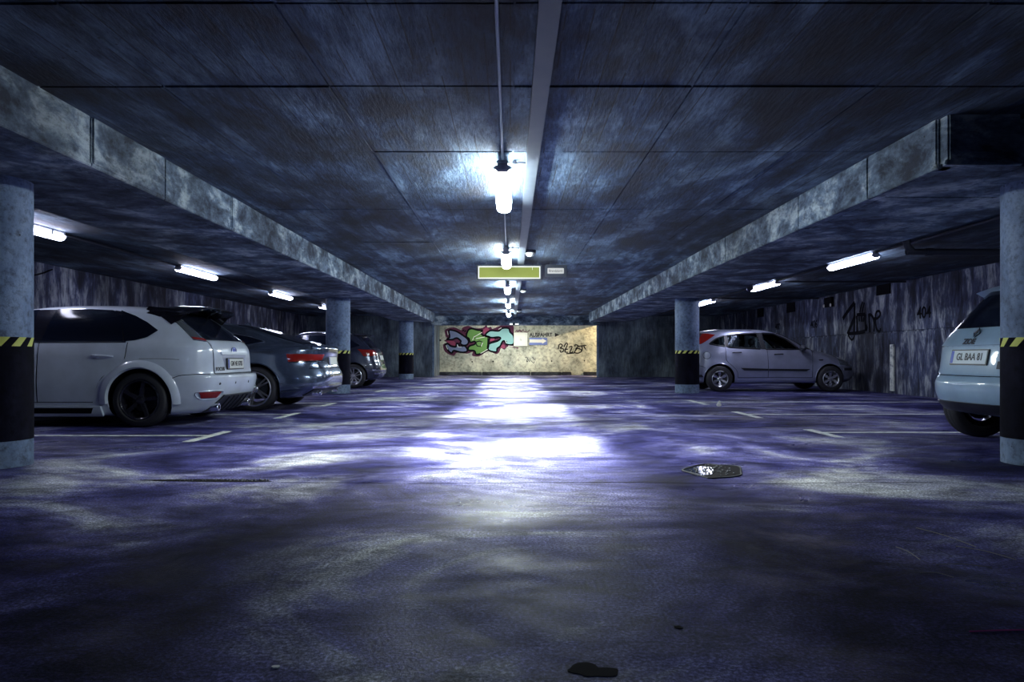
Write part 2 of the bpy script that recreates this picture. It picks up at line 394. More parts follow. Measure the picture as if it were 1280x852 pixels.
# columns -----------------------------------------------------------
def column(x, y, label, rot):
    t = empty('concrete_column', (x, y, 0)); tag(t, label, 'column', 'round columns along the parking bays')
    r = .27
    mb = MB(); mb.lathe([(0, .004), (r, .004), (r, .20)], 48, 'Z'); mb.build('column_foot', 'column_concrete', t, True)
    mb = MB(); mb.lathe([(r + .002, .20), (r + .002, .90)], 48, 'Z'); mb.build('black_band', 'black_paint', t, True)['label'] = 'band painted black on lower column'
    mb = MB(); mb.lathe([(r, .968), (r, ZS)], 48, 'Z'); mb.build('shaft', 'column_concrete', t, True)
    mb = MB(); n = 26
    for k in range(n):
        mb.cur = k % 2
        for q in range(4):
            u0 = (k + q / 4) / n; u1 = (k + (q + 1) / 4) / n; s_ = .9 / n
            P = []
            for u, z, sh in ((u0, .90, 0), (u1, .90, 0), (u1, .968, s_), (u0, .968, s_)):
                a = 2 * math.pi * (u + sh) + rot; P.append(((r + .003) * math.cos(a), (r + .003) * math.sin(a), z))
            mb.add(P, [(0, 1, 2, 3)])
    mb.build('hazard_stripe', ['hazard_yellow', 'spray_black'], t, True)['label'] = 'yellow and black hazard stripe band'
column(-3.91, 5.42, 'round concrete column at the left edge, nearest one in front of white hatchback', 0)
column(-3.90, 16.3, 'round column at left between the grey fastback and the dark hatchback', .5)
column(-3.85, 26.6, 'farthest round column on the left, near the end wall', .9)
column(4.08, 5.52, 'round concrete column at the right edge beside pale blue car', 1.3)
column(4.03, 16.42, 'round column on the right beside the rear of the silver hatchback', .2)

# fluorescent lights --------------------------------------------------
def fixture(tube_mat, L=1.62, down=0, col=(1, 1, 1), spread=120):
    # tray and tube; where asked, an added area light throws a pool downwards
    t = empty('ceiling_light')
    mb = MB(); mb.rbox((-.05, 0, -.035), (.05, L, 0), .008)
    for yy_ in (.2, L - .25): mb.box((-.02, yy_, -.005), (.02, yy_ + .04, .052 if down else .004))
    mb.cur = 0; mb.build('housing', 'fixture_grey', t)
    mb = MB(); prof = [(.072 * math.cos(a), -.075 - .045 * math.sin(a)) for a in np.linspace(-.5, math.pi + .5, 15)]
    rows = [[(x, yy_, z) for x, z in prof] for yy_ in (.045, .06, L - .06, L - .045)]
    mb.grid(rows); n = len(prof); mb.add(rows[0], [tuple(range(n))]); mb.add(rows[-1], [tuple(range(n))]); mb.build('diffuser', tube_mat, t, True)
    for yy_ in (0, L - .045):
        mb = MB(); mb.rbox((-.058, yy_, -.098), (.058, yy_ + .045, -.03), .012); mb.rbox((-.078, yy_ + .01, -.075), (.078, yy_ + .035, -.05), .008); mb.build('end_cap', 'fixture_grey', t)
    for yy_ in (.3, L - .34):
        for sx in (-1, 1):
            mb = MB(); mb.rbox((sx * .07 - .012, yy_, -.085), (sx * .07 + .012, yy_ + .04, -.025), .004); mb.build('clip', 'galvanised', t)
    mb = MB()
    for k in range(28):
        yk = .09 + k * (L - .18) / 27; mb.tube([(.0745 * math.cos(a), yk, -.075 - .0475 * math.sin(a)) for a in np.linspace(0, math.pi, 7)], .0012, 4)
    for a in (0, .9, math.pi - .9, math.pi): mb.tube([(.0745 * math.cos(a), .06, -.075 - .0475 * math.sin(a)), (.0745 * math.cos(a), L - .06, -.075 - .0475 * math.sin(a))], .0015, 4)
    mb.build('wire_guard', 'galvanised', t)
    if down:
        A_ = bpy.data.lights.new('down_light', 'AREA'); A_.shape = 'RECTANGLE'; A_.size = .11; A_.size_y = L - .14; A_.energy = down; A_.color = col; A_.spread = R(spread)
        ao = bpy.data.objects.new('down_light', A_); COL.objects.link(ao); ao.parent = t; ao.location = (0, L / 2, -.128)
    return t
cd = fixture('tube_fill_rear'); c0 = fixture('tube_centre', down=DOWN_W, col=DOWN_C, spread=112); ce = fixture('tube_fill_end'); s0 = fixture('tube_side')
cy = [5.86, 10.6, 15.6, 20.5, 25.3, 29.9, -3.8]
cl = ['caged fluorescent ceiling light nearest the camera, brightest of the centre row',
      'second fluorescent ceiling light of the centre row, just before the yellow sign',
      'third fluorescent ceiling light of the centre row, just behind the yellow sign',
      'fourth fluorescent ceiling light of the centre row',
      'farthest visible fluorescent ceiling light of the centre row, before the end beam',
      'unseen ceiling light added behind the end beam to brighten the graffiti wall', 'unseen dim ceiling light added behind the viewer as bluish fill']
for i, y in enumerate(cy):
    o = c0 if i == 0 else (cd if i == 6 else ce if i == 5 else copy_tree(c0))
    o.location = (-.065, y, ZC - .05 * (i < 5) - .004); tag(o, cl[i], 'ceiling light', 'fluorescent lights along the middle of the ceiling')
side = [(-5.96, 7.95, 'leftmost side light, partly behind the near left column, over white hatchback'), (-5.96, 12.9, 'fluorescent light on the left over the grey fastback'),
        (-5.96, 17.9, 'small looking fluorescent light on the left above the gap before the second column'), (-5.96, 22.6, 'farthest left side light, showing at the edge of the second left column'),
        (5.72, 6.55, 'side light on the right hidden behind the near right column'), (5.72, 11.25, 'largest visible side light on the right wall side, under the elbow pipe'),
        (5.72, 15.4, 'fluorescent light on the right above the silver hatchback beside the round lamp'), (5.72, 20.3, 'farthest right side light, beside the right middle column')]
for i, (x, y, l) in enumerate(side):
    o = s0 if i == 0 else copy_tree(s0)
    o.location = (x, y, ZC - .004); tag(o, l, 'ceiling light', 'fluorescent lights over the parking bays')

# conduits, trunking ---------------------------------------------------
mb = MB(); mb.rbox((.13, -3, ZC - .055), (.235, 28.95, ZC - .003), .005); tag(mb.build('cable_trunking', 'trunking_grey'), 'long grey cable trunking running down the middle of ceiling', 'cable trunking')
mb = MB(); mb.tube([(-.065, -3, ZC - .012), (-.065, 6.0, ZC - .012)], .010, 8); tag(mb.build('conduit', 'galvanised'), 'thin pale pipe on ceiling leading to the nearest centre light', 'conduit')
for i in range(5):
    mb = MB(); mb.tube([(-.065, cy[i] + 1.62, ZC - .012), (-.065, min(cy[i + 1], 28.98), ZC - .012)], .007, 6)
    tag(mb.build('conduit', 'galvanised'), 'thin cable pipe on ceiling between the ' + ['first and second', 'second and third', 'third and fourth', 'fourth and fifth', 'fifth and sixth'][i] + ' centre lights', 'conduit', 'thin pipes linking the centre lights')
for i, y in enumerate((6.2, 10.95)):
    mb = MB(); mb.tube([(.13, y - .12, ZC - .022), (.05, y - .12, ZC - .022), (-.065, y - .12, ZC - .022), (-.065, y - .12, ZC - .004)], .008, 6)
    mb.rbox((.02, y - .15, ZC - .04), (.05, y - .09, ZC - .005), .004)
    tag(mb.build('cable', 'dark_metal'), ('dark cable joining trunking to the nearest centre light', 'dark cable joining trunking to the second centre light')[i], 'cable')
mb = MB(); mb.tube([(-5.96, 2, ZC - .03), (-5.96, 27, ZC - .03)], .018, 8); tag(mb.build('conduit', 'dark_metal'), 'dark pipe linking the side lights over the left bays', 'conduit')
mb = MB(); mb.tube([(5.72, 2, ZC - .03), (5.72, 27, ZC - .03)], .018, 8); tag(mb.build('conduit', 'dark_metal'), 'dark pipe linking the side lights over the right bays', 'conduit')
mb = MB(); mb.tube(smooth_pts([(5.34, 9.7, ZC), (5.34, 9.7, 2.36), (5.36, 9.7, 2.29), (5.44, 9.7, 2.245), (5.6, 9.7, 2.235), (WR, 9.7, 2.23)]), .045, 14)
mb.tube([(5.34, 9.7, 2.44), (5.34, 9.7, 2.36)], .056, 14); mb.tube([(5.60, 9.7, 2.235), (5.68, 9.7, 2.235)], .056, 14)
tag(mb.build('drain_pipe', 'dark_metal', smooth=True), 'drain pipe with elbow running to right wall under ceiling', 'pipe')
mb = MB(); mb.tube([(4.55, 15.6, ZC - .03), (WR, 15.6, ZC - .03)], .022, 8); tag(mb.build('conduit', 'dark_metal'), 'dark cross pipe under the right side ceiling beside round lamp', 'conduit')
mb = MB(); mb.tube([(4.55, 20.0, ZC - .03), (WR, 20.0, ZC - .03)], .022, 8); tag(mb.build('conduit', 'dark_metal'), 'dark cross pipe under the right side ceiling near the farthest right light', 'conduit')
mb = MB(); mb.tube(smooth_pts([(WL + .03, 8.4, 1.62), (WL + .03, 10.2, 1.95), (WL + .03, 12.3, 2.2), (WL + .03, 13, 2.4)]), .012, 6); tag(mb.build('cable', 'matte_black'), 'loose black cable slanting up the left wall', 'cable')

def bulkhead(loc, label, r=.085):
    t = empty('bulkhead_lamp', loc); tag(t, label, 'lamp', 'small round lamps beside the trunking')
    mb = MB(); mb.lathe([(0, 0), (r, 0), (r, -.03), (r * .9, -.045)], 24, 'Z'); mb.build('lamp_base', 'dark_metal', t, True)
    mb = MB(); mb.lathe([(r * .86, -.04), (r * .8, -.07), (r * .5, -.092), (0, -.1)], 24, 'Z'); mb.build('lamp_cover', 'sign_white', t, True)
bulkhead((.31, 11.2, ZC), 'round white ceiling lamp just before the small fire alarm sign')
bulkhead((.31, 17.6, ZC), 'round white ceiling lamp beside trunking behind the small sign')
bulkhead((.31, 25.2, ZC), 'farthest round ceiling lamp beside trunking')
t = empty('round_lamp', (5.14, 15.45, 2.30)); tag(t, 'round lamp on dark mount beside a right side fluorescent light', 'lamp')
mb = MB(); mb.lathe([(0, -.05), (.05, -.05), (.07, -.02), (.07, .02), (.05, .04), (0, .05)], 24, 'Y'); mb.build('lamp_body', 'dark_metal', t, True)
mb = MB(); mb.lathe([(.072, -.015), (.082, 0), (.072, .015)], 24, 'Y', a0=2.4, a1=4.3, closed=False); mb.build('lens', 'chrome', t, True)
mb = MB(); mb.tube([(0, 0, .06), (0, 0, .18)], .014, 8); mb.build('mount', 'dark_metal', t)
t = empty('bulkhead_lamp', (6.9, 30.9, 3.14)); tag(t, 'warm lamp over the exit ramp beyond the right end wall', 'lamp')
mb = MB(); mb.tube([(0, 0, .02), (0, 0, .17)], .012, 8); mb.build('lamp_rod', 'dark_metal', t)
mb = MB(); mb.lathe([(0, .05), (.04, .04), (.055, 0), (.04, -.04), (0, -.05)], 20, 'Z'); mb.build('bulb', 'bulb_warm', t, True)
L = bpy.data.lights.new('ramp_lamp_light', 'POINT'); L.energy = 1700; L.color = (1, .72, .36); L.shadow_soft_size = .06
lo = bpy.data.objects.new('ramp_lamp_light', L); COL.objects.link(lo); lo.location = (0, 0, -.1); lo.parent = t

# hanging signs --------------------------------------------------------
YS = 12.56
t = empty('hanging_sign', (-.02, YS, 2.288)); tag(t, 'long yellow-green lit sign box with white frame hanging from ceiling', 'sign')
mb = MB(); mb.rbox((-.57, -.045, -.134), (.57, .045, .134), .012); mb.build('sign_box', 'dark_metal', t)
mb = MB(); mb.box((-.52, -.051, -.090), (.52, -.044, .090)); mb.build('sign_panel', 'sign_face_yellow', t)
mb = MB()
for a, b in (((-.54, -.058, -.108), (.54, -.045, -.090)), ((-.54, -.058, .090), (.54, -.045, .108)), ((-.54, -.058, -.09), (-.522, -.045, .09)), ((.522, -.058, -.09), (.54, -.045, .09))): mb.box(a, b)
mb.box((.40, -.057, .045), (.405, -.052, .108)); mb.build('sign_frame', 'frame_lit_white', t)
for x in (-.4, .5): mb = MB(); mb.tube([(x, 0, .13), (x, 0, ZC - 2.288)], .008, 6); mb.build('hanger', 'dark_metal', t)
t = empty('fire_alarm_sign', (.80, YS, 2.32)); tag(t, 'small dark box sign lettered Brandalarm right of the yellow sign', 'sign')
mb = MB(); mb.rbox((-.195, -.045, -.105), (.185, .045, .105), .012); mb.build('sign_box', 'dark_metal', t)
mb = MB(); mb.rbox((-.155, -.053, -.052), (.13, -.04, .045), .006); mb.build('sign_panel', 'small_sign_face', t)
mb = MB(); mb.bm(text_bm('Brandalarm', .058, .002, .88), Matrix.Translation((-.012, -.055, -.005)) @ Matrix.Rotation(R(90), 4, 'X')); mb.build('sign_lettering', 'ink', t)
for x in (-.1, .1): mb = MB(); mb.tube([(x, 0, .10), (x, 0, ZC - 2.32)], .008, 6); mb.build('hanger', 'dark_metal', t)

# painted end wall ------------------------------------------------------
KW = YG / F
def wpx(px, py): return ((px - CX) * KW, CAMH + (CY - py) * KW)
def gz(zx, zy): return wpx(548 + zx / 10.65, 395 + zy / 10.65)
def g7(zx, zy): return wpx(640 + zx / 10.65, 395 + zy / 10.65)
def onend(lv):
    return lambda u, v, d=0: (u, YG - .002 - lv * .003 - d, v)
def flat(poly, lv, mat, name, parent, conv=gz, smooth=True):
    pts = [conv(*p) for p in poly]
    if smooth: pts = smooth_pts(pts, True, 3)
    mb = MB(); f = onend(lv); mb.prism(pts, lambda u, v: f(u, v, 0), lambda u, v: f(u, v, .0025)); return mb.build(name, mat, parent)
gr = empty('graffiti', (0, 0, 0)); tag(gr, 'large coloured spray lettering in lilac, green and cyan on end wall', 'graffiti')
sil = [(90, 180), (210, 148), (300, 185), (325, 150), (400, 128), (480, 158), (590, 155), (640, 112), (655, 150), (700, 140), (720, 168), (790, 140), (860, 118), (960, 122), (1005, 150), (1003, 395), (1060, 412),
       (1055, 432), (930, 402), (880, 445), (835, 425), (812, 475), (765, 505), (660, 465), (545, 535), (450, 525), (455, 475), (380, 500), (250, 485), (200, 528), (90, 475), (62, 380), (115, 348), (75, 325), (130, 300), (100, 270)]
flat(sil, 0, 'spray_magenta', 'spray_shadow', gr)
for poly in ([(110, 330), (210, 335), (230, 390), (160, 375)], [(590, 195), (640, 150), (680, 190), (630, 240)], [(690, 300), (770, 280), (740, 320), (690, 335)], [(815, 400), (870, 375), (890, 420), (850, 425)]):
    flat(poly, 1, 'spray_pink', 'spray_patch', gr)
lets = [([(140, 190), (200, 190), (260, 212), (330, 258), (385, 300), (402, 345), (380, 380), (330, 388), (290, 360), (300, 330), (245, 290), (180, 312), (108, 306), (150, 280)], 'spray_lilac'),
        ([(92, 380), (130, 368), (165, 398), (232, 408), (240, 368), (268, 368), (285, 400), (350, 395), (386, 445), (370, 474), (300, 480), (205, 458), (180, 490), (140, 468), (112, 420)], 'spray_lilac'),
        ([(395, 190), (440, 165), (520, 185), (588, 190), (565, 222), (608, 264), (680, 275), (672, 330), (655, 440), (560, 500), (500, 506), (480, 460), (398, 450), (412, 400), (486, 372), (485, 335), (425, 348), (408, 300), (372, 268)], 'spray_green'),
        ([(625, 250), (690, 192), (800, 197), (850, 160), (935, 162), (955, 212), (1002, 262), (1002, 370), (912, 377), (880, 330), (850, 342), (822, 400), (782, 430), (770, 476), (668, 452), (668, 372), (785, 332), (828, 292), (790, 278), (700, 286)], 'spray_cyan')]
for poly, m in lets:
    o = flat(poly, 2, m, 'spray_letter', gr)
mb = MB()
for poly, m in lets: ribbon(mb, smooth_pts([gz(*p) for p in poly], True, 3), .078, onend(3), True, .003)
for st in ([(470, 300), (490, 262), (530, 245)], [(500, 345), (545, 330), (588, 345), (560, 405), (515, 395), (498, 350)], [(230, 300), (262, 290), (300, 330)], [(745, 300), (800, 290), (790, 320), (690, 345)],
           [(320, 200), (345, 180)], [(345, 210), (368, 188)], [(365, 240), (385, 210)], [(660, 280), (655, 440)], [(905, 330), (905, 375), (1000, 385)]):
    ribbon(mb, [gz(*p) for p in st], .05, onend(3), False, .004)
mb.build('spray_outline', 'spray_black', gr)
mb = MB()
for st in ([(455, 320), (475, 275), (540, 240), (580, 215)], [(655, 440), (600, 475), (560, 495)], [(120, 200), (130, 250)], [(100, 390), (125, 440)], [(800, 175), (840, 155)], [(590, 350), (570, 400)], [(500, 300), (620, 275)], [(890, 320), (905, 360)], [(930, 395), (1000, 402)], [(250, 380), (262, 410), (310, 410)]):
    ribbon(mb, [gz(*p) for p in st], .028, onend(4), False, .003)
mb.build('spray_highlight', 'spray_white', gr)
t = empty('graffiti', (0, 0, 0)); tag(t, 'black spray tag scrawled on the warm lit right part of end wall', 'graffiti')
mb = MB()
for st in ([(625, 385), (615, 440)], [(620, 385), (650, 370), (672, 395), (640, 425), (675, 430), (690, 460), (650, 480), (640, 450)], [(690, 410), (720, 360), (738, 375), (705, 470), (745, 480)], [(745, 440), (700, 440)],
           [(760, 410), (800, 405), (770, 490), (815, 470)], [(720, 500), (830, 490)], [(830, 400), (850, 378), (880, 400), (845, 440), (885, 430), (930, 460), (880, 492), (830, 480), (860, 440)], [(880, 400), (990, 388)], [(930, 395), (935, 440), (915, 480)], [(955, 400), (980, 440)]):
    ribbon(mb, smooth_pts([g7(*p) for p in st], False, 4), .05, onend(0), False, .003)
mb.build('spray_tag', 'spray_black', t)
t = empty('graffiti', (0, 0, 0)); tag(t, 'faint dark scribble low on end wall below the poster', 'graffiti')
mb = MB()
for st in ([(170, 555), (205, 550), (195, 600)], [(200, 560), (240, 610)], [(270, 545), (300, 585)], [(245, 585), (290, 625), (295, 600)]): ribbon(mb, smooth_pts([g7(*p) for p in st]), .03, onend(0))
mb.build('spray_tag', 'stain_dark', t)
t = empty('graffiti', (0, 0, 0)); tag(t, 'small magenta scribble just above the white poster', 'graffiti')
mb = MB()
for st in ([(40, 212), (62, 190), (80, 210), (105, 178), (120, 210), (150, 175), (150, 210)], [(60, 200), (130, 200)], [(165, 195), (170, 215)], [(185, 190), (180, 212), (215, 205), (235, 178)]): ribbon(mb, smooth_pts([g7(*p) for p in st]), .03, onend(0))
mb.build('spray_tag', 'spray_magenta', t)
t = empty('poster', (0, 0, 0)); tag(t, 'square white notice board on end wall beside coloured graffiti', 'poster')
x0, z0 = g7(25, 398); x1, z1 = g7(205, 220)
mb = MB(); mb.rbox((x0, YG - .06, z0), (x1, YG - .022, z1), .01); mb.build('board', 'sign_white', t)
mb = MB(); f = lambda u, v, d=0: (u, YG - .06 - d, v)
ribbon(mb, [(x0 + .06, z0 + .05), (x1 - .06, z0 + .05), (x1 - .06, z1 - .05), (x0 + .06, z1 - .05)], .008, f, True, .002)
cxp, czp = (x0 + x1) / 2, (z0 + z1) / 2
ribbon(mb, [(cxp - .04, czp + .05), (cxp + .05, czp + .05)], .012, f); ribbon(mb, [(cxp - .05, czp), (cxp + .05, czp - .02)], .03, f); ribbon(mb, [(cxp - .04, czp - .06), (cxp + .05, czp - .06)], .012, f)
mb.build('printed_marks', 'galvanised', t)
t = empty('exit_lettering', (0, 0, 0)); tag(t, 'black painted word AUSFAHRT with arrowhead on end wall', 'lettering')
xa, za = g7(385, 250)
mb = MB(); mb.bm(text_bm('AUSFAHRT', .25, .002, 0.84, .0075), Matrix.Translation((xa, YG - .005, za)) @ Matrix.Rotation(R(90), 4, 'X')); mb.build('letters', 'ink', t)
flat([(570, 222), (636, 248), (570, 276)], 0, 'ink', 'arrowhead', t, g7, False)
t = empty('arrow_sign', (0, 0, 0)); tag(t, 'blue sign with white arrow pointing right under AUSFAHRT', 'sign')
x0, z0 = g7(232, 383); x1, z1 = g7(470, 288)
mb = MB(); mb.rbox((x0, YG - .03, z0), (x1, YG - .01, z1), .006); mb.build('sign_board', 'sign_blue', t)
pts = [g7(*p) for p in [(232, 308), (402, 308), (402, 296), (460, 330), (402, 366), (402, 352), (232, 352)]]
mb = MB(); mb.prism(pts, lambda u, v: (u, YG - .031, v), lambda u, v: (u, YG - .034, v)); mb.build('arrow', 'sign_white', t)
mb = MB(); xa, za = g7(-590, 322)
t = empty('wall_box', (0, 0, 0)); tag(t, 'small dark box on end wall at left of graffiti', 'box')
x0, z0 = gz(-30, 335); x1, z1 = gz(40, 308); mb.rbox((x0, YG - .12, z0), (x1, YG - .01, z1), .01); mb.build('box_body', 'dark_metal', t)
# black marks on the painted wall (form-tie holes)
for i, (zx, zy) in enumerate([(450, 607), (728, 602), (1182, 600), (1508, 598), (1944, 592), (1155 + 980, 272)]):
    x, z = gz(zx, zy); mb = MB(); mb.lathe([(0, -.004), (.03, -.004), (.035, 0)], 12, 'Y', (x, YG - .001, z))
    tag(mb.build('tie_hole', 'matte_black'), 'small round dark form hole in the end wall concrete', 'hole', 'form holes in the end wall')
t = empty('pair_of_spotlights', (0, 0, 0)); tag(t, 'small twin emergency spotlights under the end beam', 'lamp')
mb = MB(); mb.rbox((-.02, 28.9, 2.11), (.34, 29.0, 2.17), .01); mb.build('bracket', 'dark_metal', t)
for x in (.0, .06, .22, .30):
    mb = MB(); mb.lathe([(0, -.02), (.025, -.015), (.028, 0), (.02, .03), (0, .03)], 12, 'Y', (x, 28.89, 2.14)); mb.build('spot', 'tube_small', t, True)

# right wall: tag, numbers, fittings --------------------------------------
XR = WR - .036
def rw(px, py): Y = XR * F / (px - CX); return (Y, CAMH + (CY - py) * Y / F)
def r8(zx, zy): return rw(1030 + zx / 9.143, 360 + zy / 9.143)
fr = lambda u, v, d=0: (XR - .001 - d, u, v)
t = empty('graffiti', (0, 0, 0)); tag(t, 'black spray word on the right wall beyond the silver hatchback', 'graffiti')
mb = MB()
def arrows(pts, wd): ribbon(mb, smooth_pts([r8(*p) for p in pts], False, 4), wd * .62, fr, False, .003)
for st, wd in (([(352, 165), (280, 255), (215, 350)], .17), ([(350, 170), (350, 340), (345, 505)], .15), ([(350, 330), (310, 430), (270, 525)], .18), ([(275, 520), (380, 512), (470, 490)], .14), ([(375, 315), (380, 410), (380, 505)], .15),
               ([(375, 308), (420, 300), (472, 300)], .14), ([(470, 300), (475, 400), (480, 490)], .16), ([(480, 420), (492, 450), (480, 485)], .12), ([(400, 325), (405, 380)], .10), ([(430, 320), (432, 385)], .12), ([(455, 330), (450, 385)], .10),
               ([(442, 155), (425, 215), (410, 275)], .10), ([(462, 165), (448, 215), (435, 275)], .10), ([(515, 288), (520, 400), (525, 505)], .13), ([(520, 295), (560, 330), (572, 400), (572, 500)], .11),
               ([(560, 345), (610, 345), (645, 300), (630, 262), (600, 275), (588, 330), (592, 420), (610, 480), (640, 492), (645, 455)], .10), ([(275, 535), (318, 592), (352, 540)], .08)):
    arrows(st, wd)
mb.build('spray_tag', 'spray_black', t)
for s_, px, py, sz, lb in (('404', 1155, 391, .34, 'bay number 404 stencilled on right wall above the white marker strip'), ('406', 1017.5, 405.5, .30, 'bay number 406 stencilled between spray word and silver car roof'), ('407', 972, 408.5, .26, 'small bay number 407 on far wall just above the silver car')):
    Y, z = rw(px, py)
    t = empty('bay_number', (XR - .002, Y, z)); tag(t, lb, 'number')
    mb = MB()
    mb.bm(text_bm(s_, sz, .002, 1.0, .006), Matrix.Rotation(R(-90), 4, 'Z') @ Matrix.Rotation(R(90), 4, 'X')); mb.build('numerals', 'spray_black', t)
Y, z = rw(1116, 470)
mb = MB(); mb.rbox((WR - .06, Y - .06, .06), (WR - .021, Y + .09, 1.10), .006); tag(mb.build('wall_marker_strip', 'worn_white_paint'), 'upright white marker strip low on the right wall', 'marker strip')
for i, (px, py, wx, hz, l) in enumerate([(951, 388.5, .28, .42, 'dark upright recess high on right wall, left of the others'), (989, 382, .30, .40, 'dark upright recess high on right wall above silver car roof'), (1105, 361, .30, .26, 'wide dark recess high on right wall near ceiling')]):
    Y, z = rw(px, py); mb = MB(); mb.rbox((XR - .03, Y - wx, z - hz / 2), (XR + .01, Y + wx, min(z + hz / 2, ZC)), .006); tag(mb.build('wall_box', 'matte_black'), l, 'box')
Y, z = rw(1038, 378)
t = empty('wall_box', (XR, Y, z)); tag(t, 'dark box with two small white caps high on right wall', 'box')
mb = MB(); mb.rbox((-.08, -.22, -.12), (0, .22, .14), .01); mb.build('box_body', 'matte_black', t)
for d in (-.20, .20): mb = MB(); mb.rbox((-.10, d - .035, -.12), (-.078, d + .035, -.04), .01); mb.build('white_cap', 'sign_white', t)

# floor markings ------------------------------------------------------------
def bay_mark(x, y0, y1, yl, sgn, label):
    t = empty('parking_line', (x, yl, 0)); tag(t, label, 'parking line', 'painted parking bay lines')
    mb = MB(); mb.box((-.05, y0 - yl, .0005), (.05, y1 - yl, .003)); mb.build('cross_stroke', 'worn_white_paint', t)
    mb = MB(); a, b = sorted((sgn * .05, sgn * 4.7)); mb.box((a, -.045, .0005), (b, .045, .003)); mb.build('long_stroke', 'worn_white_paint', t)
bay_mark(-3.12, 6.95, 7.95, 7.5, -1, 'nearest painted bay line on the left, beside white hatchback')
bay_mark(-3.12, 9.6, 10.55, 10.28, -1, 'painted bay line between white hatchback and grey fastback')
bay_mark(-3.14, 12.0, 12.85, 12.80, -1, 'painted bay line behind the grey fastback')
bay_mark(-3.14, 16.9, 17.9, 17.5, -1, 'painted bay line behind the second left column')
bay_mark(3.36, 7.35, 8.15, 7.82, 1, 'nearest painted bay line on the right, beside pale blue car')
bay_mark(3.36, 9.7, 10.8, 10.3, 1, 'second painted bay line on the right')
bay_mark(3.38, 12.4, 13.7, 13.1, 1, 'third painted bay line on the right, before silver hatchback')

def blob(cx, cy, rx, ry, seed, n=34, jag=.18):
    rnd = random.Random(seed); ph = [rnd.uniform(0, 6.28) for _ in range(5)]
    return [(cx + rx * math.cos(a) * (1 + jag * sum(math.sin((k + 2) * a + ph[k]) / (k + 1.5) for k in range(5))), cy + ry * math.sin(a) * (1 + jag * sum(math.sin((k + 2) * a + ph[k]) / (k + 1.5) for k in range(5)))) for a in [2 * math.pi * i / n for i in range(n)]]
def gpx(px, py): Y = CAMH * F / (py - CY); return ((px - CX) * Y / F, Y)
# pothole with water and gravel
t = empty('pothole', (1.44, 5.2, 0)); tag(t, 'pothole with wet gravel in asphalt, right of the light pool', 'pothole')
outl = smooth_pts([tuple(np.array(gpx(*p)) - (1.44, 5.2)) for p in [(853, 588), (863, 584.5), (872, 582), (885, 580.7), (900, 582), (915, 582.5), (925, 584), (926, 590), (926, 594), (915, 596.5), (900, 597.5), (885, 598), (872, 593.5), (862, 591)]], True, 3)
mb = MB(); mb.prism(outl, lambda u, v: (u, v, .0008), lambda u, v: (u, v, .003)); mb.build('pit', 'matte_black', t)
ring = [(u, v, .004) for u, v in outl]; mb = MB(); mb.tube(ring, .006, 6, closed=True); mb.build('broken_edge', 'kerb_concrete', t)
mb = MB(); mb.prism([(u * .55 - .10, v * .7) for u, v in outl], lambda u, v: (u, v, .0032), lambda u, v: (u, v, .0045)); mb.build('puddle', 'puddle', t)
mb = MB(); rnd = random.Random(3)
for k in range(60):
    a = rnd.uniform(0, 6.28); rr = rnd.uniform(.1, .85); q = outl[int(a / 6.29 * len(outl))]; c = Vector((q[0] * rr, q[1] * rr, .007)); bm = bmesh.new(); bmesh.ops.create_icosphere(bm, subdivisions=1, radius=rnd.uniform(.003, .009)); mb.bm(bm, Matrix.Translation(c))
g_ = mb.build('loose_gravel', 'gravel', t); g_['kind'] = 'stuff'
def stain(name, cx, cy, rx, ry, mat, seed, label, cat, h=.002, **k):
    p = blob(cx, cy, rx, ry, seed, **k); mb = MB(); mb.prism(p, lambda u, v: (u, v, .0006), lambda u, v: (u, v, h)); return tag(mb.build(name, mat), label, cat)
x, y = gpx(258, 600.5); stain('asphalt_crack', x, y, .44, .045, 'matte_black', 5, 'long dark crack in asphalt left of the light pool', 'crack', n=60, jag=.3)
mb = MB()
for k in range(50):
    bm = bmesh.new(); bmesh.ops.create_icosphere(bm, subdivisions=1, radius=rnd.uniform(.004, .009)); mb.bm(bm, Matrix.Translation((x + rnd.uniform(-.2, .42), y + rnd.uniform(-.03, .03), .004)))
o = mb.build('loose_gravel', 'gravel'); tag(o, 'bits of gravel lying in the dark crack at left', 'gravel', kind='stuff')
x, y = gpx(740, 838); stain('oil_stain', x, y, .06, .04, 'matte_black', 9, 'dark patch in asphalt at bottom of picture', 'stain', jag=.3)
x, y = gpx(848, 784); stain('oil_stain', x, y, .012, .012, 'matte_black', 12, 'small round black spot on asphalt right of centre', 'stain')
x, y = gpx(345, 834); stain('paper_scrap', x, y, .010, .008, 'sign_white', 13, 'tiny white scrap on the asphalt at lower left', 'scrap', .004)
x, y = gpx(899, 508); mb = MB(); mb.rbox((x - .04, y - .03, .0), (x + .03, y + .03, .06), .015); mb.rbox((x - .015, y - .02, .05), (x + .02, y + .02, .10), .012); tag(mb.build('crumpled_paper', 'sign_white'), 'crumpled white litter on floor in front of silver hatchback', 'litter')
for i, (a, b, l) in enumerate([((1145, 660), (1220, 684), 'longest straw on floor at right'), ((1195, 683), (1270, 700), 'straw on floor nearest the right edge'), ((1120, 684), (1150, 700), 'short curved straw on floor at right'), ((1150, 716), (1192, 722), 'lowest pale straw on floor at right'), ((1170, 706), (1240, 710), 'thin straw lying flat between the others at right')]):
    p0 = gpx(*a); p1 = gpx(*b); md = ((p0[0] + p1[0]) / 2 + .01, (p0[1] + p1[1]) / 2 + .015)
    mb = MB(); mb.tube(smooth_pts([(*p0, .003), (*md, .006), (*p1, .003)]), .0016, 5); tag(mb.build('straw', 'straw'), l, 'straw', 'straws on the floor')
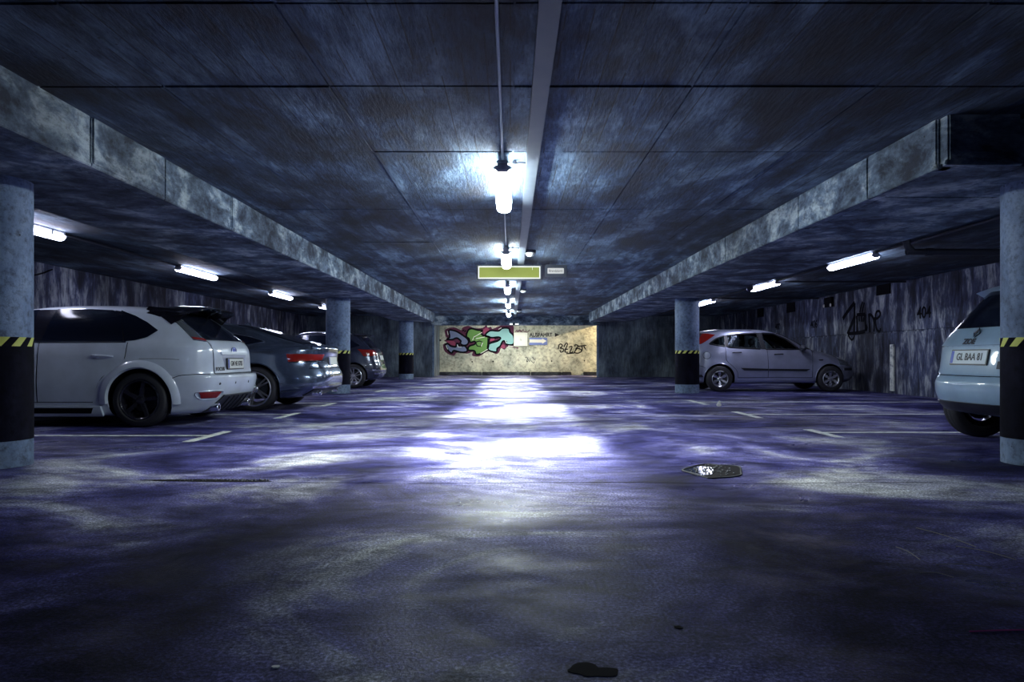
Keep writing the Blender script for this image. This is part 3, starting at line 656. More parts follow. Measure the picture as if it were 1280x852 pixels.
p0 = gpx(1212, 790); p1 = gpx(1280, 788); mb = MB(); mb.tube([(*p0, .003), ((p0[0] + p1[0]) / 2, p0[1] + .006, .004), (*p1, .003)], .0022, 5); tag(mb.build('thread', 'pink_thread'), 'pink thread on floor at lower right edge', 'thread')
mb = MB(); rnd = random.Random(4); pts = [(x_, 4.69 + .02 * math.sin(x_ * 3) + rnd.uniform(-.008, .008)) for x_ in np.arange(-1.5, 2.8, .06)]
ribbon(mb, pts, .007, lambda u, v, d=0: (u, v, .0006 + d), False, .001); tag(mb.build('floor_joint', 'matte_black'), 'thin dark joint crossing the asphalt below the light pool', 'floor joint')

# ------------------------------------------------------------------ cars
# A body is a stack of horizontal outlines: (z, rear x, front x, half width, rear squareness, front squareness); x runs forward, 0 = rear axle.
class Shell:
    def __init__(s, lv, k=7):
        t = smooth_pts(lv, False, k); A = np.array(t)
        A[:, 0] = np.maximum.accumulate(A[:, 0] + np.arange(len(A)) * 1e-6); s.A = A; s.z0, s.z1 = A[0, 0], A[-1, 0]
    def row(s, z): return [float(np.interp(z, s.A[:, 0], s.A[:, i])) for i in range(1, 6)]
    def quarter(s, p, front, m=60):                      # from the centre line (y = 0) to the widest point
        xr, xf, w_, nr, nf = p; cx = (xr + xf) / 2; a = (xf - xr) / 2; n = nf if front else nr
        th = np.linspace(0, math.pi / 2, 400); x = np.cos(th) ** (2 / n) * a; y = np.sin(th) ** (2 / n) * w_
        d = np.concatenate([[0], np.cumsum(np.hypot(np.diff(x), np.diff(y)))])
        return cx, x, y, d
    def ring(s, p, m=34):
        out = []
        for front, sy, rev in ((False, 1, False), (True, 1, True), (True, -1, False), (False, -1, True)):
            cx, x, y, d = s.quarter(p, front); u = np.linspace(0, 1, m + 1); u = (1 - (1 - u) ** 1.0)
            X = np.interp(u * d[-1], d, x); Y = np.interp(u * d[-1], d, y); X = cx + (X if front else -X); q = list(zip(X, sy * Y))
            if rev: q = q[::-1]
            out += q[:-1]
        return out
    def side(s, x, z, sg, off=0.0):                      # point of the flank at (x, z)
        def f(x, z):
            xr, xf, w_, nr, nf = s.row(z); cx = (xr + xf) / 2; a = (xf - xr) / 2; n = nf if x > cx else nr
            u = min(.9995, abs(x - cx) / a); return w_ * (1 - u ** n) ** (1 / n)
        y = f(x, z); e = .01; n = Vector((-(f(x + e, z) - f(x - e, z)) / (2 * e), 1, -(f(x, min(z + e, s.z1)) - f(x, z - e)) / (2 * e))).normalized()
        p = Vector((x, y, z)) + n * off; return (p.x, sg * p.y, p.z)
    def end(s, u, z, front=False, off=0.0):              # point at arc distance u (signed, + = +y) from the centre line of the rear or front end
        def f(u, z):
            cx, x, y, d = s.quarter(s.row(z), front); X = float(np.interp(abs(u), d, x)); Y = float(np.interp(abs(u), d, y))
            return Vector((cx + (X if front else -X), Y if u >= 0 else -Y, z))
        p = f(u, z); a = f(u + .01, z) - f(u - .01, z); b = f(u, min(z + .01, s.z1)) - f(u, z - .01); n = a.cross(b).normalized()
        if (n.x > 0) != front: n = -n
        if abs(n.x) < .05 and n.y * p.y < 0: n = -n
        return tuple(p + n * off)
    def mesh(s, levels_z=None):
        mb = MB(); rows = [[(x, y, r_[0]) for x, y in s.ring(tuple(r_[1:]))] for r_ in s.A]
        mb.grid(rows, True); n = len(rows[0]); mb.add(rows[0], [tuple(range(n))]); mb.add(rows[-1], [tuple(range(n))]); return mb
def lerp2(P, u):
    P = np.array(P, float); d = np.concatenate([[0], np.cumsum(np.hypot(*np.diff(P, axis=0).T))]); 
    if d[-1] == 0: return P[0]
    return np.array([np.interp(u * d[-1], d, P[:, 0]), np.interp(u * d[-1], d, P[:, 1])])
def coons(bot, top, fn, nu=16, nv=8, thick=.004):
    """thin curved panel lying on the body between a lower and an upper edge"""
    mb = MB()
    def rows(off): return [[fn(*(lerp2(bot, i / nu) * (1 - j / nv) + lerp2(top, i / nu) * (j / nv)), off) for i in range(nu + 1)] for j in range(nv + 1)]
    a = rows(thick); b = rows(-.004); mb.grid(a)
    n = nu + 1; ra = a[0] + [r_[-1] for r_ in a[1:]] + a[-1][::-1][1:] + [r_[0] for r_ in a[::-1]][1:-1]
    rb = b[0] + [r_[-1] for r_ in b[1:]] + b[-1][::-1][1:] + [r_[0] for r_ in b[::-1]][1:-1]
    k = len(ra); mb.add(ra + rb, [(i, (i + 1) % k, k + (i + 1) % k, k + i) for i in range(k)])
    return mb
def outline(bot, top, n=14):
    return [tuple(lerp2(bot, i / n)) for i in range(n + 1)] + [tuple(lerp2(top, 1 - i / n)) for i in range(n + 1)]
def tri_points(bot, top, n=24):
    pts = outline(bot, top, n); out = [pts[0]]
    for p in pts[1:]:
        if math.hypot(p[0] - out[-1][0], p[1] - out[-1][1]) > 1e-4: out.append(p)
    if math.hypot(out[0][0] - out[-1][0], out[0][1] - out[-1][1]) < 1e-4: out.pop()
    return out
def inside(p, poly):
    c = False; n = len(poly)
    for i in range(n):
        (x1, y1), (x2, y2) = poly[i], poly[(i + 1) % n]
        if (y1 > p[1]) != (y2 > p[1]) and p[0] < (x2 - x1) * (p[1] - y1) / (y2 - y1) + x1: c = not c
    return c

def make_wheel(r, wd, style, rim_mat, rim_r, parent, x, sg, track):
    """tyre standing on the ground, its face towards sg*y"""
    f = sg * wd / 2
    y0 = sg * (track - wd / 2)
    t = empty('wheel'); t.parent = parent; t.location = (x, y0, r)
    mb = MB(); h = wd / 2
    prof = [(rim_r - .01, -h * .75), (rim_r + .01, -h), (r - .03, -h), (r - .008, -h * .85), (r, -h * .6), (r, -h * .33), (r - .007, -h * .31), (r - .007, -h * .27), (r, -h * .25), (r, h * .25), (r - .007, h * .27), (r - .007, h * .31), (r, h * .33), (r, h * .6), (r - .008, h * .85), (r - .03, h), (rim_r + .012, h * 1.02), (rim_r - .002, h * .92)]
    mb.lathe(prof, 56); mb.build('tire', 'rubber', t, True)
    mb = MB(); q = 1 if sg > 0 else -1
    mb.lathe([(rim_r - .0, q * h * .93), (rim_r - .014, q * h * .98), (rim_r - .024, q * h * .90), (rim_r - .03, q * h * .3), (rim_r - .06, -q * h * .5)], 56)
    def spoke(a0, a1, r0, r1, w0, w1, yo, yi, th=.022):
        c0_, s0_, c1_, s1_ = math.cos(a0), math.sin(a0), math.cos(a1), math.sin(a1); P = []
        for (c, s_, rr, w_, yy) in ((c0_, s0_, r0, w0, yi), (c1_, s1_, r1, w1, yo)):
            for dy in (0, -q * th * 1.3):
                for sw in (-1, 1):
                    k = .72 if dy == 0 else 1.0
                    P.append((rr * c - s_ * sw * w_ / 2 * k, yy + dy, rr * s_ + c * sw * w_ / 2 * k))
        mb.add(P, [(0, 1, 5, 4), (2, 6, 7, 3), (0, 4, 6, 2), (1, 3, 7, 5), (0, 2, 3, 1), (4, 5, 7, 6)])
    yo, yi = q * h * .86, q * h * .70
    R1 = rim_r - .02
    if style == 'five':
        for k in range(5):
            a = R(90) + k * 2 * math.pi / 5 + .18; spoke(a, a, .035, R1, .062, .040, yo, yi); spoke(a + .03, a + .10, .04, R1, .02, .016, yo, yi)
    elif style == 'double':
        for k in range(5):
            a = R(72) + k * 2 * math.pi / 5
            for d in (-1, 1): spoke(a + d * .22, a + d * .13, .05, R1, .034, .024, yo, yi)
    elif style == 'ten':
        for k in range(5):
            a = R(80) + k * 2 * math.pi / 5
            for d in (-1, 1): spoke(a + d * .35, a + d * .2, .05, R1, .03, .034, yo, yi)
    elif style == 'six':
        for k in range(6):
            a = R(30) + k * 2 * math.pi / 6; spoke(a, a, .03, R1 * .62, .05, .066, yo, yi); spoke(a, a, R1 * .58, R1, .088, .058, yo, yi)
    mb.build('rim', rim_mat, t, True, angle=30)
    mb = MB(); mb.lathe([(0, yi + q * .012), (.035, yi + q * .012), (.052, yi), (.056, yi - q * .04)], 24)
    for k in range(5): a = k * 1.2566 + .6; mb.tube([(.040 * math.cos(a), yi - q * .01, .040 * math.sin(a)), (.040 * math.cos(a), yi + q * .014, .040 * math.sin(a))], .006, 6)
    mb.build('hub', rim_mat, t, True)
    mb = MB(); mb.lathe([(0, -q * h * .3), (rim_r * .62, -q * h * .3), (rim_r * .62, -q * h * .2), (0, -q * h * .2)], 32); mb.build('brake_disc', 'dark_metal', t)
    return t

class Car:
    def __init__(s, name, loc, rz, label, levels, body_mat, wb, rw, wheel, half_track, arch_r=None, see_through=False, far=True):
        s.t = empty(name, loc, rz); tag(s.t, label, 'car'); s.sh = Shell(levels); s.wb = wb; s.rw = rw; s.body_mat = body_mat; s.holes = []; s.endholes = []
        s.arch = arch_r or rw + .055; s.see = see_through
        style, rm, rim_r, wd = wheel
        for x in (0, wb):
            for sg in (1, -1): make_wheel(rw, wd, style, rm, rim_r, s.t, x, sg, half_track)
    def side(s, name, bot, top, mat, off=.004, nu=16, nv=8, sides=(1, -1), hole=False, parent=None, label=None, trim=None):
        outs = []
        for sg in sides:
            o = coons(bot, top, lambda a, b, d: s.sh.side(a, b, sg, d), nu, nv, off).build(name, mat, parent[sg] if parent else s.t, True)
            if label: o['label'] = label
            outs.append(o)
            if trim:
                mb = MB(); mb.tube([s.sh.side(p[0], p[1], sg, off) for p in tri_points(bot, top)], trim[1], 6, closed=True); mb.build('window_trim', trim[0], o, True)
        if hole: s.holes.append(outline(bot, top))
        return dict(zip(sides, outs))
    def seam(s, pts, r=.004, sides=(1, -1), mat='matte_black', name='seam', off=.0):
        for sg in sides:
            mb = MB(); P = [s.sh.side(p[0], p[1], sg, off) for p in smooth_pts(pts, False, 5)]; mb.tube(P, r, 5); mb.build(name, mat, s.t, True)
    def rear(s, name, bot, top, mat, off=.004, nu=20, nv=8, both=False, front=False, hole=False, parent=None, label=None, trim=None):
        outs = []
        for sg in ((1, -1) if both else (1,)):
            b = [(sg * p[0], p[1]) for p in bot]; tp = [(sg * p[0], p[1]) for p in top]
            o = coons(b, tp, lambda a, c, d: s.sh.end(a, c, front, d), nu, nv, off).build(name, mat, parent or s.t, True)
            if label: o['label'] = label
            if trim: mb = MB(); mb.tube([s.sh.end(p[0], p[1], front, off) for p in tri_points(b, tp)], trim[1], 6, closed=True); mb.build('window_trim', trim[0], o, True)
            outs.append(o)
            if hole: s.endholes.append((outline(b, tp), front))
        return outs
    def rseam(s, pts, r=.004, front=False, mat='matte_black', name='seam', off=0.0, closed=False, parent=None):
        mb = MB(); mb.tube([s.sh.end(p[0], p[1], front, off) for p in smooth_pts(pts, closed, 6)], r, 5, closed=closed); return mb.build(name, mat, parent or s.t, True)
    def at_rear(s, u, z, off=.006, front=False):          # matrix that stands a flat thing (x right seen from behind, y up) on the tail
        p = Vector(s.sh.end(u, z, front, off)); up = (Vector(s.sh.end(u, z + .03, front, off)) - Vector(s.sh.end(u, z - .03, front, off))).normalized()
        rt = Vector(s.sh.end(u - .03, z, front, off)) - Vector(s.sh.end(u + .03, z, front, off)); rt = (rt - up * rt.dot(up)).normalized(); n = rt.cross(up)
        M = Matrix((rt, up, n)).transposed().to_4x4(); M.translation = p; return M
    def plate(s, z, text, wd=.52, ht=.12, off=.012, tilt=True, frame='black_plastic', tsize=.085, mat='plate_white', u=0):
        M = s.at_rear(u, z, off)
        mb = MB(); mb.rbox((-wd / 2 - .012, -ht / 2 - .012, -.014), (wd / 2 + .012, ht / 2 + .012, .003), .004); mb.bm_apply(M); o = mb.build('number_plate', frame, s.t)
        mb = MB(); mb.rbox((-wd / 2, -ht / 2, -.002), (wd / 2, ht / 2, .0065), .003); mb.bm_apply(M); mb.build('plate_face', mat, o)
        mb = MB(); mb.box((-wd / 2 + .003, -ht / 2 + .003, .006), (-wd / 2 + .042, ht / 2 - .003, .0075)); mb.bm_apply(M); mb.build('plate_band', 'plate_blue', o)
        if text:
            mb = MB(); mb.bm(text_bm(text, tsize, .001, .86, .0015), Matrix.Translation((.02, 0, .0078))); mb.bm_apply(M); mb.build('plate_characters', 'ink', o)
        return o
    def text(s, txt, u, z, size, mat='ink', off=.008, sx=1.0, name='badge_lettering', bold=.002, depth=.002):
        M = s.at_rear(u, z, off); mb = MB(); mb.bm(text_bm(txt, size, depth, sx, bold)); mb.bm_apply(M); return mb.build(name, mat, s.t)
    def finish(s):
        o = s.sh.mesh().build('body', [s.body_mat, 'matte_black'], s.t, True, angle=55)
        for x in (0, s.wb):
            for sg in (1, -1):
                mb = MB(); mb.lathe([(0, 0), (s.arch, 0), (s.arch, sg * .9), (0, sg * .9)], 56, 'Y', (x, sg * .50, s.rw + .005)); c = mb.build('cut', 'matte_black')
                md = o.modifiers.new('b', 'BOOLEAN'); md.operation = 'DIFFERENCE'; md.object = c; md.solver = 'EXACT'; md.material_mode = 'TRANSFER'
                c.parent = s.t
        bpy.context.view_layer.update()
        dg = bpy.context.evaluated_depsgraph_get(); me = bpy.data.meshes.new_from_object(o.evaluated_get(dg)); o.modifiers.clear(); o.data = me
        for c in [c for c in bpy.data.objects if c.name.startswith('cut') and c.parent == s.t]: bpy.data.objects.remove(c)
        bm = bmesh.new(); bm.from_mesh(me)
        if s.see:
            kill = []
            for f in bm.faces:
                c = f.calc_center_median()
                if f.normal.z < -.5: continue
                if any(inside((c.x, c.z), h) for h in s.holes) and abs(f.normal.y) > .5: kill.append(f); continue
                for h, fr_ in s.endholes:
                    if (f.normal.x > .2) == fr_ and abs(f.normal.x) > .2 and abs(c.y) < .75 and inside((c.y, c.z), h): kill.append(f); break
            bmesh.ops.delete(bm, geom=kill, context='FACES')
        for e in bm.edges:
            if len(e.link_faces) == 2 and e.calc_face_angle(0) > R(50): e.smooth = False
        bm.to_mesh(me); bm.free()
        o.name = 'body'
        # rolled lips around the wheel arches
        for x in (0, s.wb):
            for sg in (1, -1):
                P = []
                for a in np.linspace(-.25, math.pi + .25, 30):
                    px_, pz = x + (s.arch + .004) * math.cos(a), s.rw + .005 + (s.arch + .004) * math.sin(a)
                    if pz < s.sh.z0 + .03: continue
                    P.append(s.sh.side(px_, pz, sg, -.002))
                mb = MB(); mb.tube(P, .009, 6); mb.build('arch_lip', s.body_mat, s.t, True)
        return o
    def flare(s, x, w_, off, sides=(1, -1)):               # raised wheel-arch moulding
        for sg in sides:
            aa = np.linspace(-.12, math.pi + .12, 40); rows = []
            for k, o_ in ((0, .0), (.12, off), (.6, off * .9), (1, -.003)):
                row = []
                for a in aa:
                    rr = s.arch - .003 + w_ * k; pz = s.rw + .005 + rr * math.sin(a); pz = max(pz, s.sh.z0 + .04); row.append(s.sh.side(x + rr * math.cos(a), pz, sg, o_))
                rows.append(row)
            mb = MB(); mb.grid(rows); mb.build('wheel_arch', s.body_mat, s.t, True)
    def handle(s, x, z, parent, mat, L=.20, dirn=1):
        for sg in (1, -1):
            mb = MB(); P = [s.sh.side(x + d * L / 2, z + .004 * d, sg, o_) for d, o_ in ((-1, .006), (-.8, .026), (0, .034), (.8, .026), (1, .006))]; mb.tube(smooth_pts(P, False, 3), .014, 8)
            mb.build('door_handle', mat, parent[sg], True)
    def mirror(s, x, z, mat):
        for sg in (1, -1):
            p = s.sh.side(x, z - .05, sg, 0); mb = MB(); bm = bmesh.new(); bmesh.ops.create_uvsphere(bm, u_segments=20, v_segments=12, radius=1)
            mb.bm(bm, Matrix.Translation((x + .0, p[1] + sg * .12, z)) @ Matrix.Diagonal((.075, .12, .075, 1)))
            mb.tube([(x, p[1] - sg * .02, z - .05), (x, p[1] + sg * .06, z - .035)], .025, 8); mb.build('wing_mirror', mat, s.t, True)
def _bma(s, M):
    s.v = [tuple(M @ Vector(p)) for p in s.v]
MB.bm_apply = _bma

# ---- white hatchback, front left of the picture
Z = [(.13, -.30, 3.20, .78, 5, 4), (.15, -.60, 3.40, .86, 6, 4), (.26, -.74, 3.46, .895, 6, 4), (.38, -.83, 3.50, .91, 6, 4), (.50, -.865, 3.50, .92, 6, 4), (.575, -.87, 3.48, .92, 6, 4), (.605, -.85, 3.44, .918, 6, 4),
     (.62, -.78, 3.40, .915, 7, 4), (.70, -.765, 3.34, .91, 7, 3.6), (.82, -.76, 3.20, .90, 7, 3.5), (.92, -.745, 2.95, .885, 7, 3.5), (.99, -.715, 2.60, .86, 6, 4), (1.05, -.65, 2.42, .825, 6, 4),
     (1.20, -.46, 2.12, .765, 5.5, 4.5), (1.32, -.29, 1.85, .70, 5.5, 4.5), (1.39, -.14, 1.62, .64, 5, 4.5), (1.43, .05, 1.38, .53, 4, 4), (1.452, .35, 1.15, .38, 3, 3), (1.46, .65, .95, .12, 2.5, 2.5)]
A = Car('hatchback_car', (-4.32, 9.27, 0), math.pi, 'white hatchback with black roof spoiler and black wheels, rear towards the driveway', Z, 'white_paint', 2.64, .32, ('five', 'black_alloy', .235, .225), .905, .365)
frontd = A.side('door', [(1.19, .30), (2.20, .30)], [(1.19, .985), (2.30, .985)], 'white_paint', .004)
reard = A.side('door', [(.52, .30), (.60, .30), (.85, .30), (1.17, .30)], [(.17, .70), (.17, .985), (.6, .985), (1.17, .985)], 'white_paint', .004)
A.seam([(1.18, .29), (1.18, .60), (1.18, .985)]); A.seam([(.54, .29), (.50, .42), (.42, .58), (.27, .69), (.17, .80), (.15, .99)]); A.seam([(.54, .295), (1.2, .295), (2.2, .295)])
A.seam([(-.33, .545), (-.45, .60), (-.60, .615), (-.74, .618)], .004)
A.seam([(.0, .80), (-.25, .80), (-.45, .79)], .0025)
A.side('side_window', [(1.26, 1.005), (2.12, 1.005)], [(1.33, 1.385), (1.62, 1.36), (1.8, 1.26), (2.1, 1.05)], 'tinted_glass', .006, parent=frontd)
A.side('side_window', [(.215, 1.003), (1.17, 1.005)], [(.30, 1.30), (.40, 1.375), (.7, 1.39), (1.10, 1.39)], 'tinted_glass', .006, parent=reard)
A.side('quarter_window', [(-.15, 1.125), (-.05, 1.05), (.08, 1.015), (.19, 1.003)], [(-.16, 1.135), (-.02, 1.23), (.14, 1.31), (.33, 1.375)], 'tinted_glass', .006)
A.side('door_pillar', [(1.16, 1.005), (1.27, 1.005)], [(1.09, 1.385), (1.34, 1.38)], 'gloss_black', .005, nu=4); A.side('door_pillar', [(.18, 1.005), (.23, 1.005)], [(.28, 1.355), (.40, 1.375)], 'gloss_black', .005, nu=4)
A.side('belt_trim', [(.17, .985), (1.2, .987), (2.25, .985)], [(.17, 1.0), (1.2, 1.003), (2.25, 1.0)], 'chrome', .009, nv=3)
A.handle(.42, .83, reard, 'white_paint', .24); A.handle(1.45, .82, frontd, 'white_paint', .24)
A.side('side_skirt', [(.42, .15), (2.2, .15)], [(.44, .255), (2.2, .255)], 'white_paint', .03)
A.side('skirt_vent', [(.55, .175), (2.0, .175)], [(.52, .235), (2.0, .235)], 'matte_black', .033)
A.flare(0, .10, .035); A.flare(2.64, .09, .03)
A.mirror(2.02, 1.03, 'white_paint')
A.rear('rear_window', [(-.60, 1.025), (.60, 1.025)], [(-.50, 1.37), (.50, 1.37)], 'tinted_glass', .006)
lt = A.rear('tail_light', [(.615, 1.00), (.76, 1.02)], [(.545, 1.33), (.60, 1.34)], 'clear_lens', .014, both=True)
A.rear('red_lamp', [(.625, 1.004), (.755, 1.024)], [(.620, 1.03), (.745, 1.05)], 'red_lens', .018, both=True)
tg = A.rear('tailgate', [(-.60, .625), (.60, .625)], [(-.585, 1.005), (.585, 1.005)], 'white_paint', .005)[0]
A.rseam([(-.61, .615), (-.60, .8), (-.60, 1.01)], .004); A.rseam([(.61, .615), (.60, .8), (.60, 1.01)], .004); A.rseam([(-.6, .617), (0, .617), (.6, .617)], .006)
A.rear('plate_recess', [(-.28, .655), (.28, .655)], [(-.40, .845), (.40, .845)], 'silver_paint', .006)
A.rear('tailgate_trim', [(-.41, .845), (.41, .845)], [(-.44, .885), (.44, .885)], 'white_paint', .022, nv=3)
A.rseam([(-.28, .652), (.28, .652), (.41, .846), (-.41, .846)][:2], .003)
A.rseam([(.285, .66), (.345, .75), (.41, .845)], .003); A.rseam([(-.285, .66), (-.345, .75), (-.41, .845)], .003)
A.plate(.735, 'GM NE 8785', off=.02)
A.text('FOCUS', .46, .672, .060, 'ink', .008, 1.25)
M = A.at_rear(0, .905, .014); mb = MB(); mb.lathe([(0, .008), (.05, .006), (.058, 0), (.06, -.008)], 28, 'Z'); mb.v = [(x * 1.25, y * .62, z) for x, y, z in mb.v]; mb.bm_apply(M); em = mb.build('oval_badge', 'plate_blue', A.t, True)
mb = MB(); mb.tube([(.072 * math.cos(a), .036 * math.sin(a), .004) for a in np.linspace(0, 6.2832, 25)[:-1]], .004, 6, closed=True); mb.bm_apply(M); mb.build('badge_rim', 'chrome', em)
mb = MB(); P = [(-.045, -.008), (-.03, .012), (-.012, .004), (.0, -.012), (.015, .008), (.03, -.006), (.045, .004)]; mb.tube([(x, y, .009) for x, y in smooth_pts(P)], .003, 5); mb.bm_apply(M); mb.build('badge_script', 'chrome', em)
A.rear('rear_reflector', [(.60, .335), (.80, .335)], [(.56, .405), (.86, .405)], 'red_lens', .010, both=True)
for u, z in ((.60, .335), (.60, .335)): pass
for sg in (1, -1): A.rseam([(sg * .585, .325), (sg * .80, .325), (sg * .88, .408), (sg * .54, .412)], .007, mat='white_paint', closed=True, off=.006, name='reflector_surround')
A.rear('diffuser', [(-.58, .16), (.58, .16)], [(-.46, .36), (.46, .36)], 'black_plastic', .016)
for u in (-.3, -.15, 0, .15, .3): A.rseam([(u, .17), (u, .27), (u, .345)], .009, off=.02, mat='black_plastic', name='diffuser_fin')
for u in (-.50, .50):
    p = A.sh.end(u, .225, False, .02); mb = MB(); mb.lathe([(.030, .09), (.046, .09), (.050, .085), (.050, -.02), (.038, -.02), (.038, .08)], 24, 'Y'); mb.v = [(-y + p[0] + .03, x + p[1], z + p[2]) for x, y, z in mb.v]; mb.build('exhaust_pipe', 'chrome', A.t, True)
for u in (-.62, -.22, .22, .62):
    M = A.at_rear(u, .50, .002); mb = MB(); mb.lathe([(0, .004), (.014, .003), (.016, 0)], 14, 'Z'); mb.bm_apply(M); mb.build('parking_sensor', 'dark_metal', A.t)
# roof spoiler
mb = MB(); rows = []
for y in np.linspace(-.66, .66, 23):
    k = abs(y) / .66; zt = 1.462 - .05 * k ** 2 - .045 * k ** 6; xr = -.60 + .05 * (1 - k) ** 2 - .0 + .22 * k ** 8; xf = .10 - .03 * k
    rows.append([(xf, y, zt - .035), (xf - .06, y, zt - .010), ((xf + xr) / 2, y, zt + .008), (xr + .03, y, zt - .012), (xr, y, zt - .028), (xr + .03, y, zt - .050), ((xf + xr) / 2, y, zt - .06), (xf - .02, y, zt - .10)])
mb.grid(rows, True); n = 8; mb.add(rows[0], [tuple(range(n))]); mb.add(rows[-1], [tuple(range(n))])
for sg in (1, -1):   # side blades running down the pillars
    P0 = [A.sh.side(.06, 1.385, sg, .01), A.sh.side(-.12, 1.31, sg, .012), A.sh.side(-.28, 1.20, sg, .012)]
    P1 = [(.02, sg * .62, 1.43), (-.28, sg * .63, 1.40), (-.46, sg * .61, 1.355)]
    P2 = [(p[0], p[1] - sg * .05, p[2]) for p in P0]; P3 = [(p[0], p[1] - sg * .05, p[2]) for p in P1]
    mb.grid([P0, P1]); mb.grid([P3, P2]); mb.grid([P1, P3]); mb.grid([P2, P0])
sp = mb.build('roof_spoiler', 'gloss_black', A.t, True, angle=35); sp['label'] = 'large gloss black roof spoiler'
A.rear('windscreen', [(-.66, 1.03), (.66, 1.03)], [(-.56, 1.37), (.56, 1.37)], 'tinted_glass', .006, front=True)
A.rear('headlight', [(.55, .62), (.85, .66)], [(.5, .76), (.95, .84)], 'clear_lens', .008, both=True, front=True)
A.finish()

# ---- grey fastback behind it
Z = [(.17, -.35, 3.30, .78, 5, 4), (.20, -.66, 3.55, .87, 6, 4), (.28, -.88, 3.64, .905, 6, 4), (.36, -1.00, 3.66, .915, 6, 4), (.50, -1.03, 3.66, .92, 5.5, 4), (.58, -1.015, 3.64, .923, 5, 4), (.68, -.97, 3.58, .922, 4.6, 3.8), (.78, -.955, 3.50, .918, 4.4, 3.6), (.88, -.965, 3.3, .905, 4.4, 3.5),
     (.945, -.97, 3.0, .88, 4.4, 3.5), (.985, -.94, 2.72, .84, 4.4, 3.6), (1.02, -.78, 2.5, .80, 4.2, 4), (1.10, -.46, 2.30, .745, 4.2, 4.2), (1.20, -.14, 2.06, .68, 4.2, 4.2), (1.28, .14, 1.84, .63, 4, 4), (1.335, .42, 1.62, .58, 4, 4), (1.37, .72, 1.42, .46, 3.4, 3.4), (1.386, .95, 1.24, .16, 2.5, 2.5)]
B = Car('fastback_car', (-3.88, 11.80, 0), math.pi, 'dark grey four-door fastback with red tail lights between white hatchback and second left column', Z, 'grey_paint', 2.82, .335, ('double', 'alloy', .262, .235), .915, .385)
fd = B.side('door', [(1.45, .30), (2.35, .30)], [(1.45, .90), (2.45, .90)], 'grey_paint', .004); rd = B.side('door', [(.55, .30), (1.43, .30)], [(.20, .90), (1.43, .90)], 'grey_paint', .004)
B.seam([(1.44, .3), (1.44, .6), (1.44, .93)]); B.seam([(.56, .3), (.50, .5), (.26, .72), (.16, .93)])
B.side('side_window', [(1.5, .985), (2.25, .985)], [(1.5, 1.25), (1.7, 1.25), (1.95, 1.17), (2.22, 1.02)], 'tinted_glass', .006, parent=fd, trim=('chrome', .006))
B.side('side_window', [(.45, .995), (1.44, .985)], [(.5, 1.20), (.8, 1.275), (1.44, 1.28)], 'tinted_glass', .006, parent=rd, trim=('chrome', .006))
B.side('quarter_window', [(-.10, 1.045), (.15, 1.0), (.42, .995)], [(-.11, 1.055), (.12, 1.13), (.44, 1.19)], 'tinted_glass', .006, trim=('chrome', .007))
B.handle(.45, .82, rd, 'grey_paint'); B.handle(1.62, .81, fd, 'grey_paint'); B.mirror(2.15, 1.0, 'grey_paint')
B.seam([(-.52, .46), (-.3, .52), (-.42, .40)], .004, mat='grey_paint'); B.seam([(-.62, .30), (-.45, .29), (-.40, .28)], .006, mat='grey_paint', off=.004, name='crease')
B.rear('rear_window', [(-.60, 1.03), (.60, 1.03)], [(-.48, 1.32), (.48, 1.32)], 'tinted_glass', .006)
B.rear('tail_light', [(.50, .775), (1.07, .745)], [(.44, .862), (1.10, .868)], 'red_lens', .008, both=True)
B.rear('light_surround', [(.46, .758), (1.06, .728)], [(.50, .775), (1.07, .745)], 'gloss_black', .006, both=True, nv=2)
B.rear('trunk_lid', [(-.58, .66), (.58, .66)], [(-.60, .94), (.60, .94)], 'grey_paint', .005)
B.rear('lid_spoiler', [(-.72, .945), (.72, .945)], [(-.68, .985), (.68, .985)], 'grey_paint', .018, nv=3)
B.rseam([(-.8, .645), (0, .65), (.8, .645)], .006); B.rseam([(.60, .66), (.61, .75)], .004); B.rseam([(-.60, .66), (-.61, .75)], .004)
B.plate(.755, '', .50, .125, .012)
B.rear('bumper_trim', [(-.80, .345), (.80, .345)], [(-.82, .375), (.82, .375)], 'chrome', .012, nv=3)
B.rear('diffuser', [(-.70, .225), (.70, .225)], [(-.76, .335), (.76, .335)], 'black_plastic', .010)
for u in (-.62, -.52, .52, .62):
    p = B.sh.end(u, .275, False, .01); mb = MB(); mb.lathe([(.024, .06), (.036, .06), (.039, .055), (.039, -.03), (.030, -.03), (.030, .05)], 20, 'Y'); mb.v = [(-y + p[0] + .0, x + p[1], z + p[2]) for x, y, z in mb.v]; mb.build('exhaust_pipe', 'chrome', B.t, True)
for u in (-.6, -.2, .2, .6):
    M = B.at_rear(u, .52, .002); mb = MB(); mb.lathe([(0, .004), (.014, .003), (.016, 0)], 14, 'Z'); mb.bm_apply(M); mb.build('parking_sensor', 'alloy', B.t)
mb = MB(); p = (.45, 0, 1.33); mb.prism([(-.09, 0), (.07, 0), (.0, .035), (-.05, .055)], lambda u, v: (p[0] + u, -.012, p[2] + v), lambda u, v: (p[0] + u, .012, p[2] + v)); mb.build('roof_aerial', 'grey_paint', B.t)
B.rear('windscreen', [(-.66, 1.0), (.66, 1.0)], [(-.50, 1.30), (.50, 1.30)], 'tinted_glass', .006, front=True)
B.finish()

